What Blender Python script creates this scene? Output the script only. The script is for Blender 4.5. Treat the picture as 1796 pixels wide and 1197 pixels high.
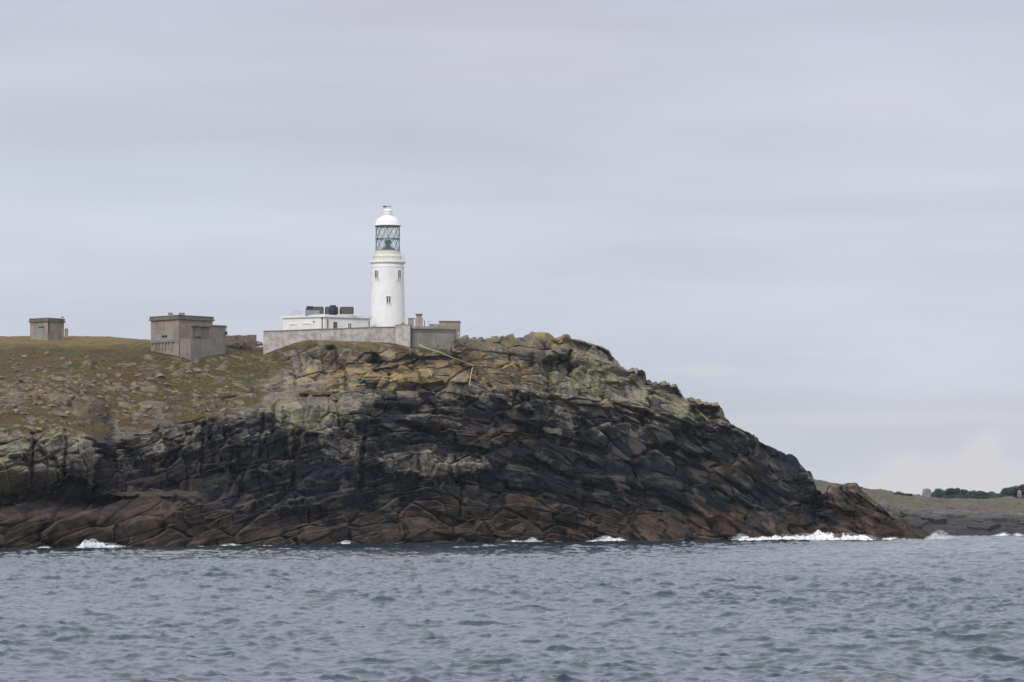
import bpy, math, random
import numpy as np

# ------------------------------------------------------------------ scene, camera, sky, sun
for o in list(bpy.data.objects):
    bpy.data.objects.remove(o)
S = bpy.context.scene
COL = S.collection
F, HZ, CX, CH = 7500.0, 900.0, 898.0, 4.6      # focal length in photo pixels, horizon row, centre column, eye height


def P(px, py, Y):
    return ((px - CX) / F * Y, Y, CH + (HZ - py) / F * Y)


def PX(px, Y):
    return (px - CX) / F * Y


def PZ(py, Y):
    return CH + (HZ - py) / F * Y


cam = bpy.data.objects.new('camera', bpy.data.cameras.new('camera'))
COL.objects.link(cam)
cam.location = (0, 0, CH)
cam.rotation_euler = (math.radians(90), 0, 0)
cam.data.sensor_width = 36
cam.data.lens = 36 * F / 1796
cam.data.shift_y = (HZ - 598.5) / 1796
cam.data.clip_start = 0.5
cam.data.clip_end = 30000
S.camera = cam
S.view_settings.view_transform = 'Standard'
S.view_settings.look = 'None'
S.view_settings.exposure = 0.0
S.view_settings.gamma = 1.0
S.view_settings.use_curve_mapping = False
try:
    S.cycles.max_bounces = 6
    S.cycles.volume_bounces = 0
    S.cycles.transparent_max_bounces = 12
    S.cycles.use_denoising = True
except Exception:
    pass

SUN_EL, SUN_AZ = 36.0, 202.0       # azimuth clockwise from +Y (behind the camera, slightly to its left)
sun = bpy.data.objects.new('sun', bpy.data.lights.new('sun', 'SUN'))
COL.objects.link(sun)
sun.data.energy = 1.85
sun.data.angle = math.radians(14)
sun.data.color = (1.0, 0.965, 0.92)
sun.rotation_euler = (math.radians(90 - SUN_EL), 0, math.radians(-SUN_AZ + 180))
# a sun lamp shines down its -Z: tilt then turn so that it comes from azimuth SUN_AZ
sun.rotation_euler = (math.radians(-(90 - SUN_EL)), 0, math.radians(-SUN_AZ))

W = bpy.data.worlds.new('World')
S.world = W
W.use_nodes = True
nt = W.node_tree
nt.nodes.clear()
N = nt.nodes.new
L = nt.links.new


def mth(nt, op, a, b=None, c=None, clamp=False):
    n = nt.nodes.new('ShaderNodeMath')
    n.operation = op
    n.use_clamp = clamp
    for i, v in enumerate((a, b, c)):
        if v is None:
            continue
        if isinstance(v, (int, float)):
            n.inputs[i].default_value = v
        else:
            nt.links.new(v, n.inputs[i])
    return n.outputs[0]


def mixc(nt, fac, a, b, blend='MIX'):
    n = nt.nodes.new('ShaderNodeMix')
    n.data_type = 'RGBA'
    n.blend_type = blend
    for s, v in ((n.inputs[0], fac), (n.inputs[6], a), (n.inputs[7], b)):
        if isinstance(v, (int, float)):
            s.default_value = v
        elif isinstance(v, (tuple, list)):
            s.default_value = tuple(v) + ((1,) if len(v) == 3 else ())
        else:
            nt.links.new(v, s)
    return n.outputs[2]


def maprange(nt, v, a, b, c=0.0, d=1.0, smooth=True):
    n = nt.nodes.new('ShaderNodeMapRange')
    n.interpolation_type = 'SMOOTHSTEP' if smooth else 'LINEAR'
    nt.links.new(v, n.inputs[0])
    for i, x in enumerate((a, b, c, d)):
        n.inputs[i + 1].default_value = x
    return n.outputs[0]


def noise_node(nt, vec, scale, detail=4, rough=0.55, dist=0.0):
    n = nt.nodes.new('ShaderNodeTexNoise')
    n.inputs['Scale'].default_value = scale
    n.inputs['Detail'].default_value = detail
    n.inputs['Roughness'].default_value = rough
    n.inputs['Distortion'].default_value = dist
    if vec is not None:
        nt.links.new(vec, n.inputs['Vector'])
    return n.outputs[0]


def mapping(nt, vec, scale=(1, 1, 1), loc=(0, 0, 0), rot=(0, 0, 0)):
    n = nt.nodes.new('ShaderNodeMapping')
    n.inputs['Scale'].default_value = scale
    n.inputs['Location'].default_value = loc
    n.inputs['Rotation'].default_value = rot
    nt.links.new(vec, n.inputs['Vector'])
    return n.outputs[0]


# overcast: a Nishita sky almost fully covered by stratus, with a few cumulus low on the horizon
tc = N('ShaderNodeTexCoord')
sky = N('ShaderNodeTexSky')
sky.sky_type = 'NISHITA'
sky.sun_disc = False
sky.sun_elevation = math.radians(SUN_EL)
sky.sun_rotation = math.radians(SUN_AZ)
sky.air_density = 1.5
sky.dust_density = 3.0
sep = N('ShaderNodeSeparateXYZ')
L(tc.outputs['Generated'], sep.inputs[0])
el = mth(nt, 'MAXIMUM', sep.outputs[2], 0.0)
SK = 10.0      # background strength is 0.1
# brightness with elevation
ramp = N('ShaderNodeValToRGB')
L(el, ramp.inputs[0])
cr = ramp.color_ramp
stops = [(0.0, (0.63, 0.66, 0.715)), (0.03, (0.62, 0.66, 0.745)), (0.065, (0.625, 0.665, 0.765)),
         (0.12, (0.575, 0.592, 0.71)), (0.3, (0.84, 0.90, 1.0)), (1.0, (1.2, 1.22, 1.27))]
while len(cr.elements) < len(stops):
    cr.elements.new(0.5)
for e, (p, c) in zip(cr.elements, stops):
    e.position = p
    e.color = c + (1,)
b1 = noise_node(nt, mapping(nt, tc.outputs['Generated'], (5, 5, 42), (1.3, 0.2, 0.4), (0, 0.05, 0)), 1.0, 5, 0.5, 0.4)
b2 = noise_node(nt, mapping(nt, tc.outputs['Generated'], (16, 16, 120), (4.0, 2.0, 1.0), (0, -0.03, 0)), 1.0, 4, 0.5, 0.3)
b3 = noise_node(nt, mapping(nt, tc.outputs['Generated'], (3, 3, 14), (7.0, 1.0, 2.0)), 1.0, 3, 0.5, 0.2)
br = mth(nt, 'ADD', mth(nt, 'MULTIPLY', mth(nt, 'SUBTRACT', b1, 0.5), 0.36), mth(nt, 'MULTIPLY', mth(nt, 'SUBTRACT', b2, 0.5), 0.15))
br = mth(nt, 'ADD', br, mth(nt, 'MULTIPLY', mth(nt, 'SUBTRACT', b3, 0.5), 0.22))
br = mth(nt, 'ADD', br, 1.0)
cb = N('ShaderNodeCombineXYZ')
for i in range(3):
    L(br, cb.inputs[i])
cl = mixc(nt, 1.0, ramp.outputs[0], cb.outputs[0], 'MULTIPLY')
# lilac / blue-green tint drifts
tint = noise_node(nt, mapping(nt, tc.outputs['Generated'], (7, 7, 40), (2.7, 9.1, 3.3)), 1.0, 3, 0.5)
cl = mixc(nt, 1.0, cl, mixc(nt, maprange(nt, tint, 0.35, 0.65), (0.985, 1.005, 1.01), (1.015, 0.99, 1.0)), 'MULTIPLY')


def puff(px, py, rx, ry):
    """soft mask around one sky direction"""
    dx = (px - CX) / F
    dz = (HZ - py) / F
    ratio = mth(nt, 'DIVIDE', sep.outputs[0], mth(nt, 'MAXIMUM', sep.outputs[1], 0.01))
    rz = mth(nt, 'DIVIDE', sep.outputs[2], mth(nt, 'MAXIMUM', sep.outputs[1], 0.01))
    a = mth(nt, 'DIVIDE', mth(nt, 'SUBTRACT', ratio, dx), rx / F)
    b = mth(nt, 'DIVIDE', mth(nt, 'SUBTRACT', rz, dz), ry / F)
    r = mth(nt, 'SQRT', mth(nt, 'ADD', mth(nt, 'MULTIPLY', a, a), mth(nt, 'MULTIPLY', b, b)))
    return r


edge = noise_node(nt, mapping(nt, tc.outputs['Generated'], (95, 95, 130)), 1.0, 5, 0.6)
pm = None
for q in ((1725, 805, 38, 52), (1690, 832, 80, 32), (1580, 826, 46, 32), (1620, 850, 160, 26), (1550, 842, 40, 20), (1765, 835, 40, 30)):
    r = puff(*q)
    m = maprange(nt, mth(nt, 'ADD', r, mth(nt, 'MULTIPLY', mth(nt, 'SUBTRACT', edge, 0.5), 1.5)), 0.50, 1.45, 1.0, 0.0)
    pm = m if pm is None else mth(nt, 'MAXIMUM', pm, m)
for q in ((1240, 650, 90, 9), (1480, 622, 120, 7), (1560, 735, 330, 14)):
    r = puff(*q)
    m = maprange(nt, mth(nt, 'ADD', r, mth(nt, 'MULTIPLY', mth(nt, 'SUBTRACT', edge, 0.5), 1.6)), 0.5, 1.3, 0.55, 0.0)
    pm = mth(nt, 'MAXIMUM', pm, m)
cl = mixc(nt, mth(nt, 'MULTIPLY', pm, 0.75), cl, (0.72, 0.71, 0.73))
cl10 = mixc(nt, 1.0, cl, (SK, SK, SK), 'MULTIPLY')
allsky = mixc(nt, 0.93, sky.outputs[0], cl10)
bg = N('ShaderNodeBackground')
bg.inputs['Strength'].default_value = 0.1
L(allsky, bg.inputs['Color'])
out = N('ShaderNodeOutputWorld')
L(bg.outputs[0], out.inputs[0])

# ------------------------------------------------------------------ numpy noise
rs = np.random.RandomState(7)


def _h(ix, iy, iz, seed):
    n = (ix.astype(np.int64) * 374761393 + iy.astype(np.int64) * 668265263 + iz.astype(np.int64) * 2147483647 + seed * 1274126177) & 0xffffffff
    n = ((n ^ (n >> 13)) * 1274126177) & 0xffffffff
    n = ((n ^ (n >> 16)) * 2246822519) & 0xffffffff
    return ((n ^ (n >> 15)) & 0xffffff).astype(np.float32) / float(0xffffff)


def vnoise(x, y, z, seed=0):
    ix, iy, iz = np.floor(x), np.floor(y), np.floor(z)
    fx, fy, fz = x - ix, y - iy, z - iz
    ix, iy, iz = ix.astype(np.int64), iy.astype(np.int64), iz.astype(np.int64)
    fx = fx * fx * (3 - 2 * fx)
    fy = fy * fy * (3 - 2 * fy)
    fz = fz * fz * (3 - 2 * fz)
    r = 0
    for dx in (0, 1):
        for dy in (0, 1):
            for dz in (0, 1):
                w = (fx if dx else 1 - fx) * (fy if dy else 1 - fy) * (fz if dz else 1 - fz)
                r = r + w * _h(ix + dx, iy + dy, iz + dz, seed)
    return r


def fbm(x, y, z, oct=4, seed=0, gain=0.5):
    r, a, t = 0, 1.0, 0
    for k in range(oct):
        r = r + a * vnoise(x * 2 ** k + 13.7 * k, y * 2 ** k + 5.1 * k, z * 2 ** k + 9.3 * k, seed + k)
        t += a
        a *= gain
    return r / t


def sstep(a, b, x):
    t = np.clip((x - a) / (b - a), 0, 1)
    return t * t * (3 - 2 * t)


def worley(x, y, z, seed, p=3.0):
    """blocky cells: returns id hash, edge distance, offset of the point from its cell's seed (x, y, z)"""
    ix, iy, iz = np.floor(x).astype(np.int64), np.floor(y).astype(np.int64), np.floor(z).astype(np.int64)
    f1 = np.full(x.shape, 9.0, np.float32)
    f2 = np.full(x.shape, 9.0, np.float32)
    cid = np.zeros(x.shape, np.float32)
    ox = np.zeros(x.shape, np.float32)
    oy = np.zeros(x.shape, np.float32)
    oz = np.zeros(x.shape, np.float32)
    for dx in (-1, 0, 1):
        for dy in (-1, 0, 1):
            for dz in (-1, 0, 1):
                jx, jy, jz = ix + dx, iy + dy, iz + dz
                ax = np.abs(x - (jx + .12 + .76 * _h(jx, jy, jz, seed))).astype(np.float32)
                sx = (x - (jx + .12 + .76 * _h(jx, jy, jz, seed))).astype(np.float32)
                sy = (y - (jy + .12 + .76 * _h(jx, jy, jz, seed + 1))).astype(np.float32)
                sz = (z - (jz + .12 + .76 * _h(jx, jy, jz, seed + 2))).astype(np.float32)
                d = (np.abs(sx) ** p + np.abs(sy) ** p + np.abs(sz) ** p) ** (1 / p)
                m = d < f1
                f2 = np.where(m, f1, np.minimum(f2, d))
                f1 = np.where(m, d, f1)
                cid = np.where(m, _h(jx, jy, jz, seed + 3), cid)
                ox = np.where(m, sx, ox)
                oy = np.where(m, sy, oy)
                oz = np.where(m, sz, oz)
    return cid, f2 - f1, ox, oy, oz


# ------------------------------------------------------------------ object helpers
def tag(o, label=None, cat=None, group=None, kind=None):
    if label:
        o['label'] = label
    if cat:
        o['category'] = cat
    if group:
        o['group'] = group
    if kind:
        o['kind'] = kind
    return o


def empty(name, loc, label=None, cat=None, group=None):
    o = bpy.data.objects.new(name, None)
    COL.objects.link(o)
    o.location = loc
    o.empty_display_size = 0.2
    return tag(o, label, cat, group)


def wloc(o):
    v = np.zeros(3)
    while o is not None:
        v += np.array(o.location)
        o = o.parent
    return v


def grid_mesh(name, V, nr, nc, smooth=False):
    """V: (nr*nc,3) array, rows by columns"""
    me = bpy.data.meshes.new(name)
    i = np.arange(nr * nc).reshape(nr, nc)
    q = np.stack([i[:-1, :-1], i[:-1, 1:], i[1:, 1:], i[1:, :-1]], -1).reshape(-1, 4)
    me.vertices.add(nr * nc)
    me.vertices.foreach_set('co', V.astype(np.float32).ravel())
    me.loops.add(q.size)
    me.loops.foreach_set('vertex_index', q.ravel().astype(np.int32))
    me.polygons.add(len(q))
    me.polygons.foreach_set('loop_start', np.arange(0, q.size, 4, dtype=np.int32))
    me.polygons.foreach_set('loop_total', np.full(len(q), 4, np.int32))
    me.polygons.foreach_set('use_smooth', np.full(len(q), smooth, bool))
    me.update(calc_edges=True)
    return me


class MB:
    def __init__(s):
        s.v, s.f = [], []

    def add(s, vs, fs):
        k = len(s.v)
        s.v += [tuple(map(float, v)) for v in vs]
        s.f += [tuple(k + i for i in f) for f in fs]
        return s

    def prism(s, foot, z0, z1, top=None):
        """foot: list of (x,y) ; z0/z1 numbers or lists; top: optional other outline"""
        n = len(foot)
        a = sum(foot[i][0] * foot[(i + 1) % n][1] - foot[(i + 1) % n][0] * foot[i][1] for i in range(n))
        top = top or foot
        if a < 0:
            foot = foot[::-1]
            top = top[::-1]
            if not isinstance(z0, (int, float)):
                z0 = z0[::-1]
            if not isinstance(z1, (int, float)):
                z1 = z1[::-1]
        zz0 = [z0] * n if isinstance(z0, (int, float)) else z0
        zz1 = [z1] * n if isinstance(z1, (int, float)) else z1
        vs = [(x, y, z) for (x, y), z in zip(foot, zz0)] + [(x, y, z) for (x, y), z in zip(top, zz1)]
        fs = [tuple(range(n - 1, -1, -1)), tuple(range(n, 2 * n))]
        fs += [(i, (i + 1) % n, n + (i + 1) % n, n + i) for i in range(n)]
        return s.add(vs, fs)

    def box(s, c, d, rz=0.0):
        x, y, z = c
        a, b, h = d[0] / 2, d[1] / 2, d[2] / 2
        co, si = math.cos(rz), math.sin(rz)
        ft = [(x + u * co - v * si, y + u * si + v * co) for u, v in ((-a, -b), (a, -b), (a, b), (-a, b))]
        return s.prism(ft, z - h, z + h)

    def tube(s, pts, r, n=8, r2=None):
        pts = [np.array(p, float) for p in pts]
        ring = []
        for i, p in enumerate(pts):
            d = pts[min(i + 1, len(pts) - 1)] - pts[max(i - 1, 0)]
            d /= np.linalg.norm(d)
            u = np.cross(d, (0, 0, 1) if abs(d[2]) < .9 else (1, 0, 0))
            u /= np.linalg.norm(u)
            w = np.cross(d, u)
            rr = r if r2 is None else r + (r2 - r) * i / (len(pts) - 1)
            ring.append([p + rr * (math.cos(2 * math.pi * k / n) * u + math.sin(2 * math.pi * k / n) * w) for k in range(n)])
        vs = [v for g in ring for v in g]
        fs = []
        for i in range(len(pts) - 1):
            for k in range(n):
                fs.append((i * n + k, i * n + (k + 1) % n, (i + 1) * n + (k + 1) % n, (i + 1) * n + k))
        fs.append(tuple(range(n - 1, -1, -1)))
        fs.append(tuple((len(pts) - 1) * n + k for k in range(n)))
        return s.add(vs, fs)

    def lathe(s, x, y, prof, n=64, caps=True):
        """prof: list of (r,z) bottom to top"""
        vs = [(x + r * math.cos(2 * math.pi * k / n), y + r * math.sin(2 * math.pi * k / n), z) for r, z in prof for k in range(n)]
        fs = []
        for i in range(len(prof) - 1):
            for k in range(n):
                fs.append((i * n + k, i * n + (k + 1) % n, (i + 1) * n + (k + 1) % n, (i + 1) * n + k))
        if caps:
            fs.append(tuple(range(n - 1, -1, -1)))
            fs.append(tuple((len(prof) - 1) * n + k for k in range(n)))
        return s.add(vs, fs)

    def build(s, name, m, parent=None, smooth=False, bevel=0.0):
        me = bpy.data.meshes.new(name)
        if parent is not None:
            o0 = wloc(parent)
        else:
            a = np.array(s.v)
            o0 = np.array([(a[:, 0].min() + a[:, 0].max()) / 2, (a[:, 1].min() + a[:, 1].max()) / 2, a[:, 2].min()])
        me.from_pydata([tuple(np.array(v) - o0) for v in s.v], [], s.f)
        me.update()
        if smooth:
            me.polygons.foreach_set('use_smooth', [len(p.vertices) <= 4 for p in me.polygons])
        me.materials.append(m)
        o = bpy.data.objects.new(name, me)
        COL.objects.link(o)
        if parent is not None:
            o.parent = parent
        else:
            o.location = o0
        if bevel:
            b = o.modifiers.new('bevel', 'BEVEL')
            b.width = bevel
            b.segments = 1
        return o


# ------------------------------------------------------------------ materials
def new_mat(name):
    m = bpy.data.materials.new(name)
    m.use_nodes = True
    t = m.node_tree
    return m, t, t.nodes['Principled BSDF']


def mat(name, c1, c2, scale=1.5, rough=0.85, bump=0.02, streak=None, spots=None, metal=0.0, spec=0.3, contrast=(0.35, 0.65)):
    """weathered two-tone material in object space; optional rain streaks and spots (colour, amount)"""
    m, t, b = new_mat(name)
    g = t.nodes.new('ShaderNodeNewGeometry').outputs['Position']
    n1 = noise_node(t, g, scale, 6, 0.6)
    c = mixc(t, maprange(t, n1, contrast[0], contrast[1]), c1, c2)
    if streak:
        n2 = noise_node(t, mapping(t, g, (2.2, 2.2, 0.22)), 1.0, 5, 0.6)
        c = mixc(t, mth(t, 'MULTIPLY', maprange(t, n2, 0.5, 0.72), streak[1]), c, streak[0])
    if spots:
        n3 = noise_node(t, mapping(t, g, (1, 1, 1), (5, 3, 1)), 0.55, 6, 0.7)
        c = mixc(t, mth(t, 'MULTIPLY', maprange(t, n3, 0.54, 0.66), spots[1]), c, spots[0])
    t.links.new(c, b.inputs['Base Color'])
    b.inputs['Roughness'].default_value = rough
    b.inputs['Metallic'].default_value = metal
    b.inputs['Specular IOR Level'].default_value = spec
    if bump:
        bn = t.nodes.new('ShaderNodeBump')
        bn.inputs['Distance'].default_value = bump
        bn.inputs['Strength'].default_value = 1.0
        t.links.new(noise_node(t, g, scale * 5, 5, 0.65), bn.inputs['Height'])
        t.links.new(bn.outputs[0], b.inputs['Normal'])
    return m


M_white = mat('white_paint', (0.82, 0.81, 0.80), (0.75, 0.745, 0.735), 0.5, 0.6, 0.004, streak=((0.62, 0.60, 0.56), 0.25))
M_cream = mat('cream_paint', (0.72, 0.70, 0.60), (0.66, 0.63, 0.54), 0.8, 0.6, 0.004, streak=((0.5, 0.46, 0.38), 0.3))
M_conc = mat('weathered_concrete', (0.33, 0.282, 0.232), (0.235, 0.202, 0.17), 0.6, 0.92, 0.03, streak=((0.085, 0.078, 0.07), 0.6), spots=((0.26, 0.2, 0.12), 0.35))
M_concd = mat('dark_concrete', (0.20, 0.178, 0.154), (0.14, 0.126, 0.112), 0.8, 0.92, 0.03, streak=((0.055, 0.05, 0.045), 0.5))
M_concg = mat('grey_concrete', (0.255, 0.235, 0.205), (0.185, 0.17, 0.15), 0.5, 0.92, 0.03, streak=((0.09, 0.085, 0.078), 0.6), spots=((0.21, 0.15, 0.12), 0.3))
M_wall = mat('limewashed_wall', (0.54, 0.50, 0.465), (0.36, 0.325, 0.295), 1.1, 0.95, 0.08, streak=((0.20, 0.18, 0.155), 0.4), spots=((0.21, 0.18, 0.14), 0.5))
M_panel = mat('pale_board', (0.26, 0.28, 0.27), (0.22, 0.24, 0.24), 1.0, 0.8, 0.0)
M_stone = mat('rubble_stone', (0.20, 0.17, 0.14), (0.10, 0.09, 0.08), 1.6, 0.95, 0.08, spots=((0.24, 0.2, 0.13), 0.5))
M_dark = mat('dark_opening', (0.03, 0.03, 0.033), (0.022, 0.022, 0.026), 2, 0.5, 0.0)
M_pipe = mat('grey_pipe', (0.07, 0.07, 0.075), (0.05, 0.05, 0.055), 2, 0.5, 0.0)
M_navy = mat('navy_tank', (0.018, 0.022, 0.035), (0.026, 0.03, 0.045), 2, 0.5, 0.0)
M_rack = mat('brown_rack', (0.05, 0.045, 0.04), (0.085, 0.075, 0.065), 6, 0.8, 0.0)
M_steel = mat('galvanised_steel', (0.30, 0.34, 0.37), (0.24, 0.28, 0.31), 2, 0.5, 0.0, metal=0.3)
M_winfr = mat('window_grey', (0.25, 0.24, 0.23), (0.2, 0.19, 0.185), 2, 0.6, 0.0)
M_glassd, t_, b_ = new_mat('dark_glass')
b_.inputs['Base Color'].default_value = (0.05, 0.055, 0.06, 1)
b_.inputs['Roughness'].default_value = 0.12
M_astr = mat('lantern_bars', (0.085, 0.105, 0.10), (0.06, 0.08, 0.078), 2, 0.5, 0.0)
M_optic = mat('optic_green', (0.045, 0.085, 0.07), (0.03, 0.06, 0.055), 2, 0.35, 0.0)
M_pole = mat('bleached_timber', (0.50, 0.46, 0.40), (0.38, 0.35, 0.30), 3, 0.85, 0.01)
M_pink = mat('pink_rubble', (0.24, 0.19, 0.19), (0.15, 0.12, 0.125), 2.0, 0.95, 0.05)
M_glass, t_, b_ = new_mat('lantern_glass')
t_.nodes.remove(b_)
tr_ = t_.nodes.new('ShaderNodeBsdfTransparent')
tr_.inputs[0].default_value = (0.95, 0.985, 0.96, 1)
gl_ = t_.nodes.new('ShaderNodeBsdfGlossy')
gl_.inputs['Roughness'].default_value = 0.05
mx_ = t_.nodes.new('ShaderNodeMixShader')
mx_.inputs[0].default_value = 0.14
t_.links.new(tr_.outputs[0], mx_.inputs[1])
t_.links.new(gl_.outputs[0], mx_.inputs[2])
t_.links.new(mx_.outputs[0], t_.nodes['Material Output'].inputs[0])

# ------------------------------------------------------------------ the island
# every line: (photo column, row, distance); the surface runs over them from below the water to the back shore
XS = np.arange(-420, 1664, 1.15)


def line(pts, lift=None):
    a = np.array(pts, float)
    y = np.interp(XS, a[:, 0], a[:, 2])
    z = CH + (HZ - np.interp(XS, a[:, 0], a[:, 1])) / F * y
    return (XS - CX) / F * y, y, z


WL = [(-420, 585), (-200, 556), (0, 548), (150, 560), (300, 580), (450, 601), (600, 624), (700, 640), (800, 654),
      (900, 668), (1000, 682), (1100, 695), (1200, 706), (1340, 722), (1440, 728), (1540, 730), (1640, 742), (1664, 744)]
WLx, WLy = np.array(WL, float).T
wy = np.interp(XS, WLx, WLy)
lines = []
lines.append(((XS - CX) / F * (wy - 5), wy - 5, np.full(XS.shape, -4.0)))
lines.append(((XS - CX) / F * wy, wy, np.full(XS.shape, -0.3)))


def rel(pts):
    """(px, py, distance behind the waterline)"""
    a = np.array(pts, float)
    y = wy + np.interp(XS, a[:, 0], a[:, 2])
    z = CH + (HZ - np.interp(XS, a[:, 0], a[:, 1])) / F * y
    return (XS - CX) / F * y, y, z


TAIL = [(1436, 0), (1444, 0)]
lines.append(rel([(-420, 915, 6), (0, 915, 6), (200, 905, 6), (330, 905, 5), (450, 918, 6), (560, 930, 5), (590, 925, 4), (700, 915, 5), (900, 915, 6), (1100, 920, 6),
                  (1340, 925, 4), (1440, 925, 4), (1545, 925, 4), (1600, 937, 4), (1632, 946, 3), (1645, 952, 4), (1664, 975, 5)]))
lines.append(rel([(-420, 888, 15), (0, 888, 15), (190, 872, 14), (330, 872, 13), (400, 888, 11), (560, 905, 9), (600, 890, 7), (700, 880, 9), (900, 870, 10), (1100, 880, 11),
                  (1200, 888, 11), (1340, 905, 9), (1425, 905, 8), (1440, 915, 14), (1452, 900, 7), (1530, 905, 6), (1570, 922, 6), (1600, 932, 6), (1632, 946, 5), (1645, 952, 6), (1664, 975, 7)]))
lines.append(rel([(-420, 872, 15), (0, 868, 15), (170, 872, 14), (188, 862, 19), (330, 862, 20), (450, 830, 17), (600, 815, 14), (700, 840, 14), (830, 850, 14), (900, 820, 15),
                  (1100, 830, 17), (1200, 840, 17), (1300, 868, 15), (1380, 880, 12), (1425, 885, 11), (1440, 905, 18), (1452, 880, 10), (1500, 878, 9), (1530, 893, 9), (1570, 918, 8), (1600, 929, 8), (1632, 945, 7), (1645, 952, 8), (1664, 975, 9)]))
lines.append(rel([(-420, 800, 16), (0, 795, 16), (100, 790, 16), (165, 800, 17), (190, 825, 23), (300, 800, 27), (450, 765, 27), (530, 760, 25), (600, 770, 21), (700, 785, 20), (800, 790, 19.5), (900, 765, 20),
                  (1000, 770, 22), (1100, 780, 22), (1200, 800, 22), (1300, 830, 20), (1380, 850, 15), (1425, 866, 14), (1440, 898, 22), (1452, 868, 12), (1500, 862, 12), (1530, 885, 11), (1570, 914, 10), (1600, 927, 10), (1632, 945, 9), (1645, 952, 10), (1664, 975, 11)]))
lines.append(rel([(-420, 760, 20), (0, 755, 20), (100, 750, 20), (165, 775, 23), (190, 785, 29), (300, 745, 38), (450, 722, 42), (520, 705, 38), (600, 725, 30), (700, 718, 27), (800, 715, 26), (900, 708, 26),
                  (1000, 712, 26), (1100, 730, 26), (1200, 760, 26), (1300, 800, 23), (1380, 825, 19), (1425, 850, 17), (1440, 893, 26), (1452, 863, 14), (1500, 858, 14), (1530, 882, 13), (1570, 912, 12), (1600, 926, 12), (1632, 945, 11), (1645, 952, 12), (1664, 975, 13)]))
lines.append(rel([(-420, 742, 34), (0, 738, 34), (100, 738, 34), (190, 748, 44), (300, 715, 56), (450, 690, 58), (520, 680, 50), (600, 690, 40), (700, 690, 34), (800, 684, 29), (900, 688, 29),
                  (1000, 690, 28), (1100, 706, 28), (1200, 735, 28), (1300, 780, 26), (1380, 812, 23), (1425, 844, 20), (1440, 890, 29), (1452, 860, 16), (1500, 856, 16), (1530, 881, 15), (1570, 911, 14), (1600, 925, 14), (1632, 945, 13), (1645, 952, 14), (1664, 975, 15)]))
lines.append(line([(-420, 690, 640), (0, 680, 620), (100, 682, 622), (200, 685, 640), (300, 680, 655), (450, 650, 672), (520, 640, 677), (600, 645, 680), (700, 650, 683), (800, 650, 687),
                   (900, 655, 700), (1000, 662, 718), (1060, 665, 727), (1100, 678, 732), (1200, 712, 743), (1262, 738, 746), (1300, 762, 747), (1340, 785, 748), (1390, 806, 750), (1425, 842, 752), (1440, 886, 757),
                   (1452, 858, 747), (1470, 855, 747), (1500, 853, 747), (1530, 880, 748), (1545, 900, 748), (1600, 925, 755), (1632, 945, 758), (1645, 952, 760), (1664, 975, 762)]))
lines.append(line([(-420, 625, 690), (0, 618, 680), (200, 622, 680), (264, 622, 674), (318, 629, 670), (395, 622, 676), (455, 633, 678), (500, 618, 681), (545, 605, 684), (600, 608, 685), (640, 608, 685.5), (700, 612, 686.5), (740, 619, 687.5),
                   (797, 620, 688.5), (812, 612, 694), (870, 612, 708), (950, 618, 716), (1000, 622, 724), (1060, 625, 731), (1100, 640, 737), (1150, 662, 742), (1200, 692, 748), (1262, 718, 751), (1300, 750, 752), (1340, 779, 753), (1390, 803, 755), (1425, 841, 757), (1440, 884, 760),
                   (1452, 858, 752), (1500, 852, 752), (1530, 879, 752), (1545, 900, 752), (1600, 925, 759), (1632, 945, 761), (1645, 952, 763), (1664, 975, 765)]))
SKY = [(1040, 596), (1068, 603), (1074, 614), (1100, 626), (1112, 632), (1150, 648), (1192, 668), (1200, 681), (1228, 691), (1262, 708), (1272, 727), (1298, 742),
       (1312, 757), (1340, 775), (1390, 799), (1400, 818), (1425, 838), (1437, 850), (1441, 880), (1449, 866), (1470, 857), (1500, 854), (1515, 862), (1530, 880), (1545, 900), (1570, 912), (1600, 925), (1632, 945), (1645, 952), (1664, 975)]
lines.append(line([(-420, 592, 720), (0, 592, 715), (200, 594, 712), (262, 602, 690), (318, 618, 677), (395, 611, 684), (455, 626, 681), (500, 608, 683), (545, 595, 686), (600, 597, 688), (640, 600, 689), (700, 603, 691), (722, 608, 689.5), (740, 611, 690.3),
                   (797, 614, 691.5), (812, 601, 700), (870, 598, 714), (950, 593, 722), (1000, 591, 730)] + [(a, b, 738 + (a - 1040) * 0.042) for a, b in SKY]))
lines.append(line([(-420, 591, 735), (0, 590.5, 728), (130, 588.5, 728), (200, 592, 726), (265, 597, 722), (400, 607, 706), (460, 607, 704), (640, 604, 706), (722, 604, 708),
                   (812, 594, 716), (870, 595, 726), (950, 590, 730), (1000, 589, 736)] + [(a, b + 0.3, 746 + (a - 1040) * 0.030) for a, b in SKY]))
bx, by, bz = lines[-1]
for dy_, f_ in ((16, 0.93), (34, 0.74), (50, 0.42), (60, -0.1)):
    yy = by + dy_
    zz = np.maximum(bz * f_, -4) if f_ > 0 else np.full(XS.shape, -4.0)
    lines.append(((XS - CX) / F * by, yy, zz))

segs = [12, 52, 46, 40, 84, 72, 58, 130, 150, 70, 36, 10, 8, 8, 6]
rows, tt = [], []
for k, n in enumerate(segs):
    a, b = lines[k], lines[k + 1]
    for j in range(n):
        t = j / n
        rows.append([a[i] * (1 - t) + b[i] * t for i in range(3)])
        tt.append(k + t)
rows.append(list(lines[-1]))
tt.append(len(segs))
G = np.array(rows)                    # rows x 3 x cols
nr, nc = G.shape[0], G.shape[2]
TT = np.array(tt)[:, None] * np.ones(nc)[None]


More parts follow.
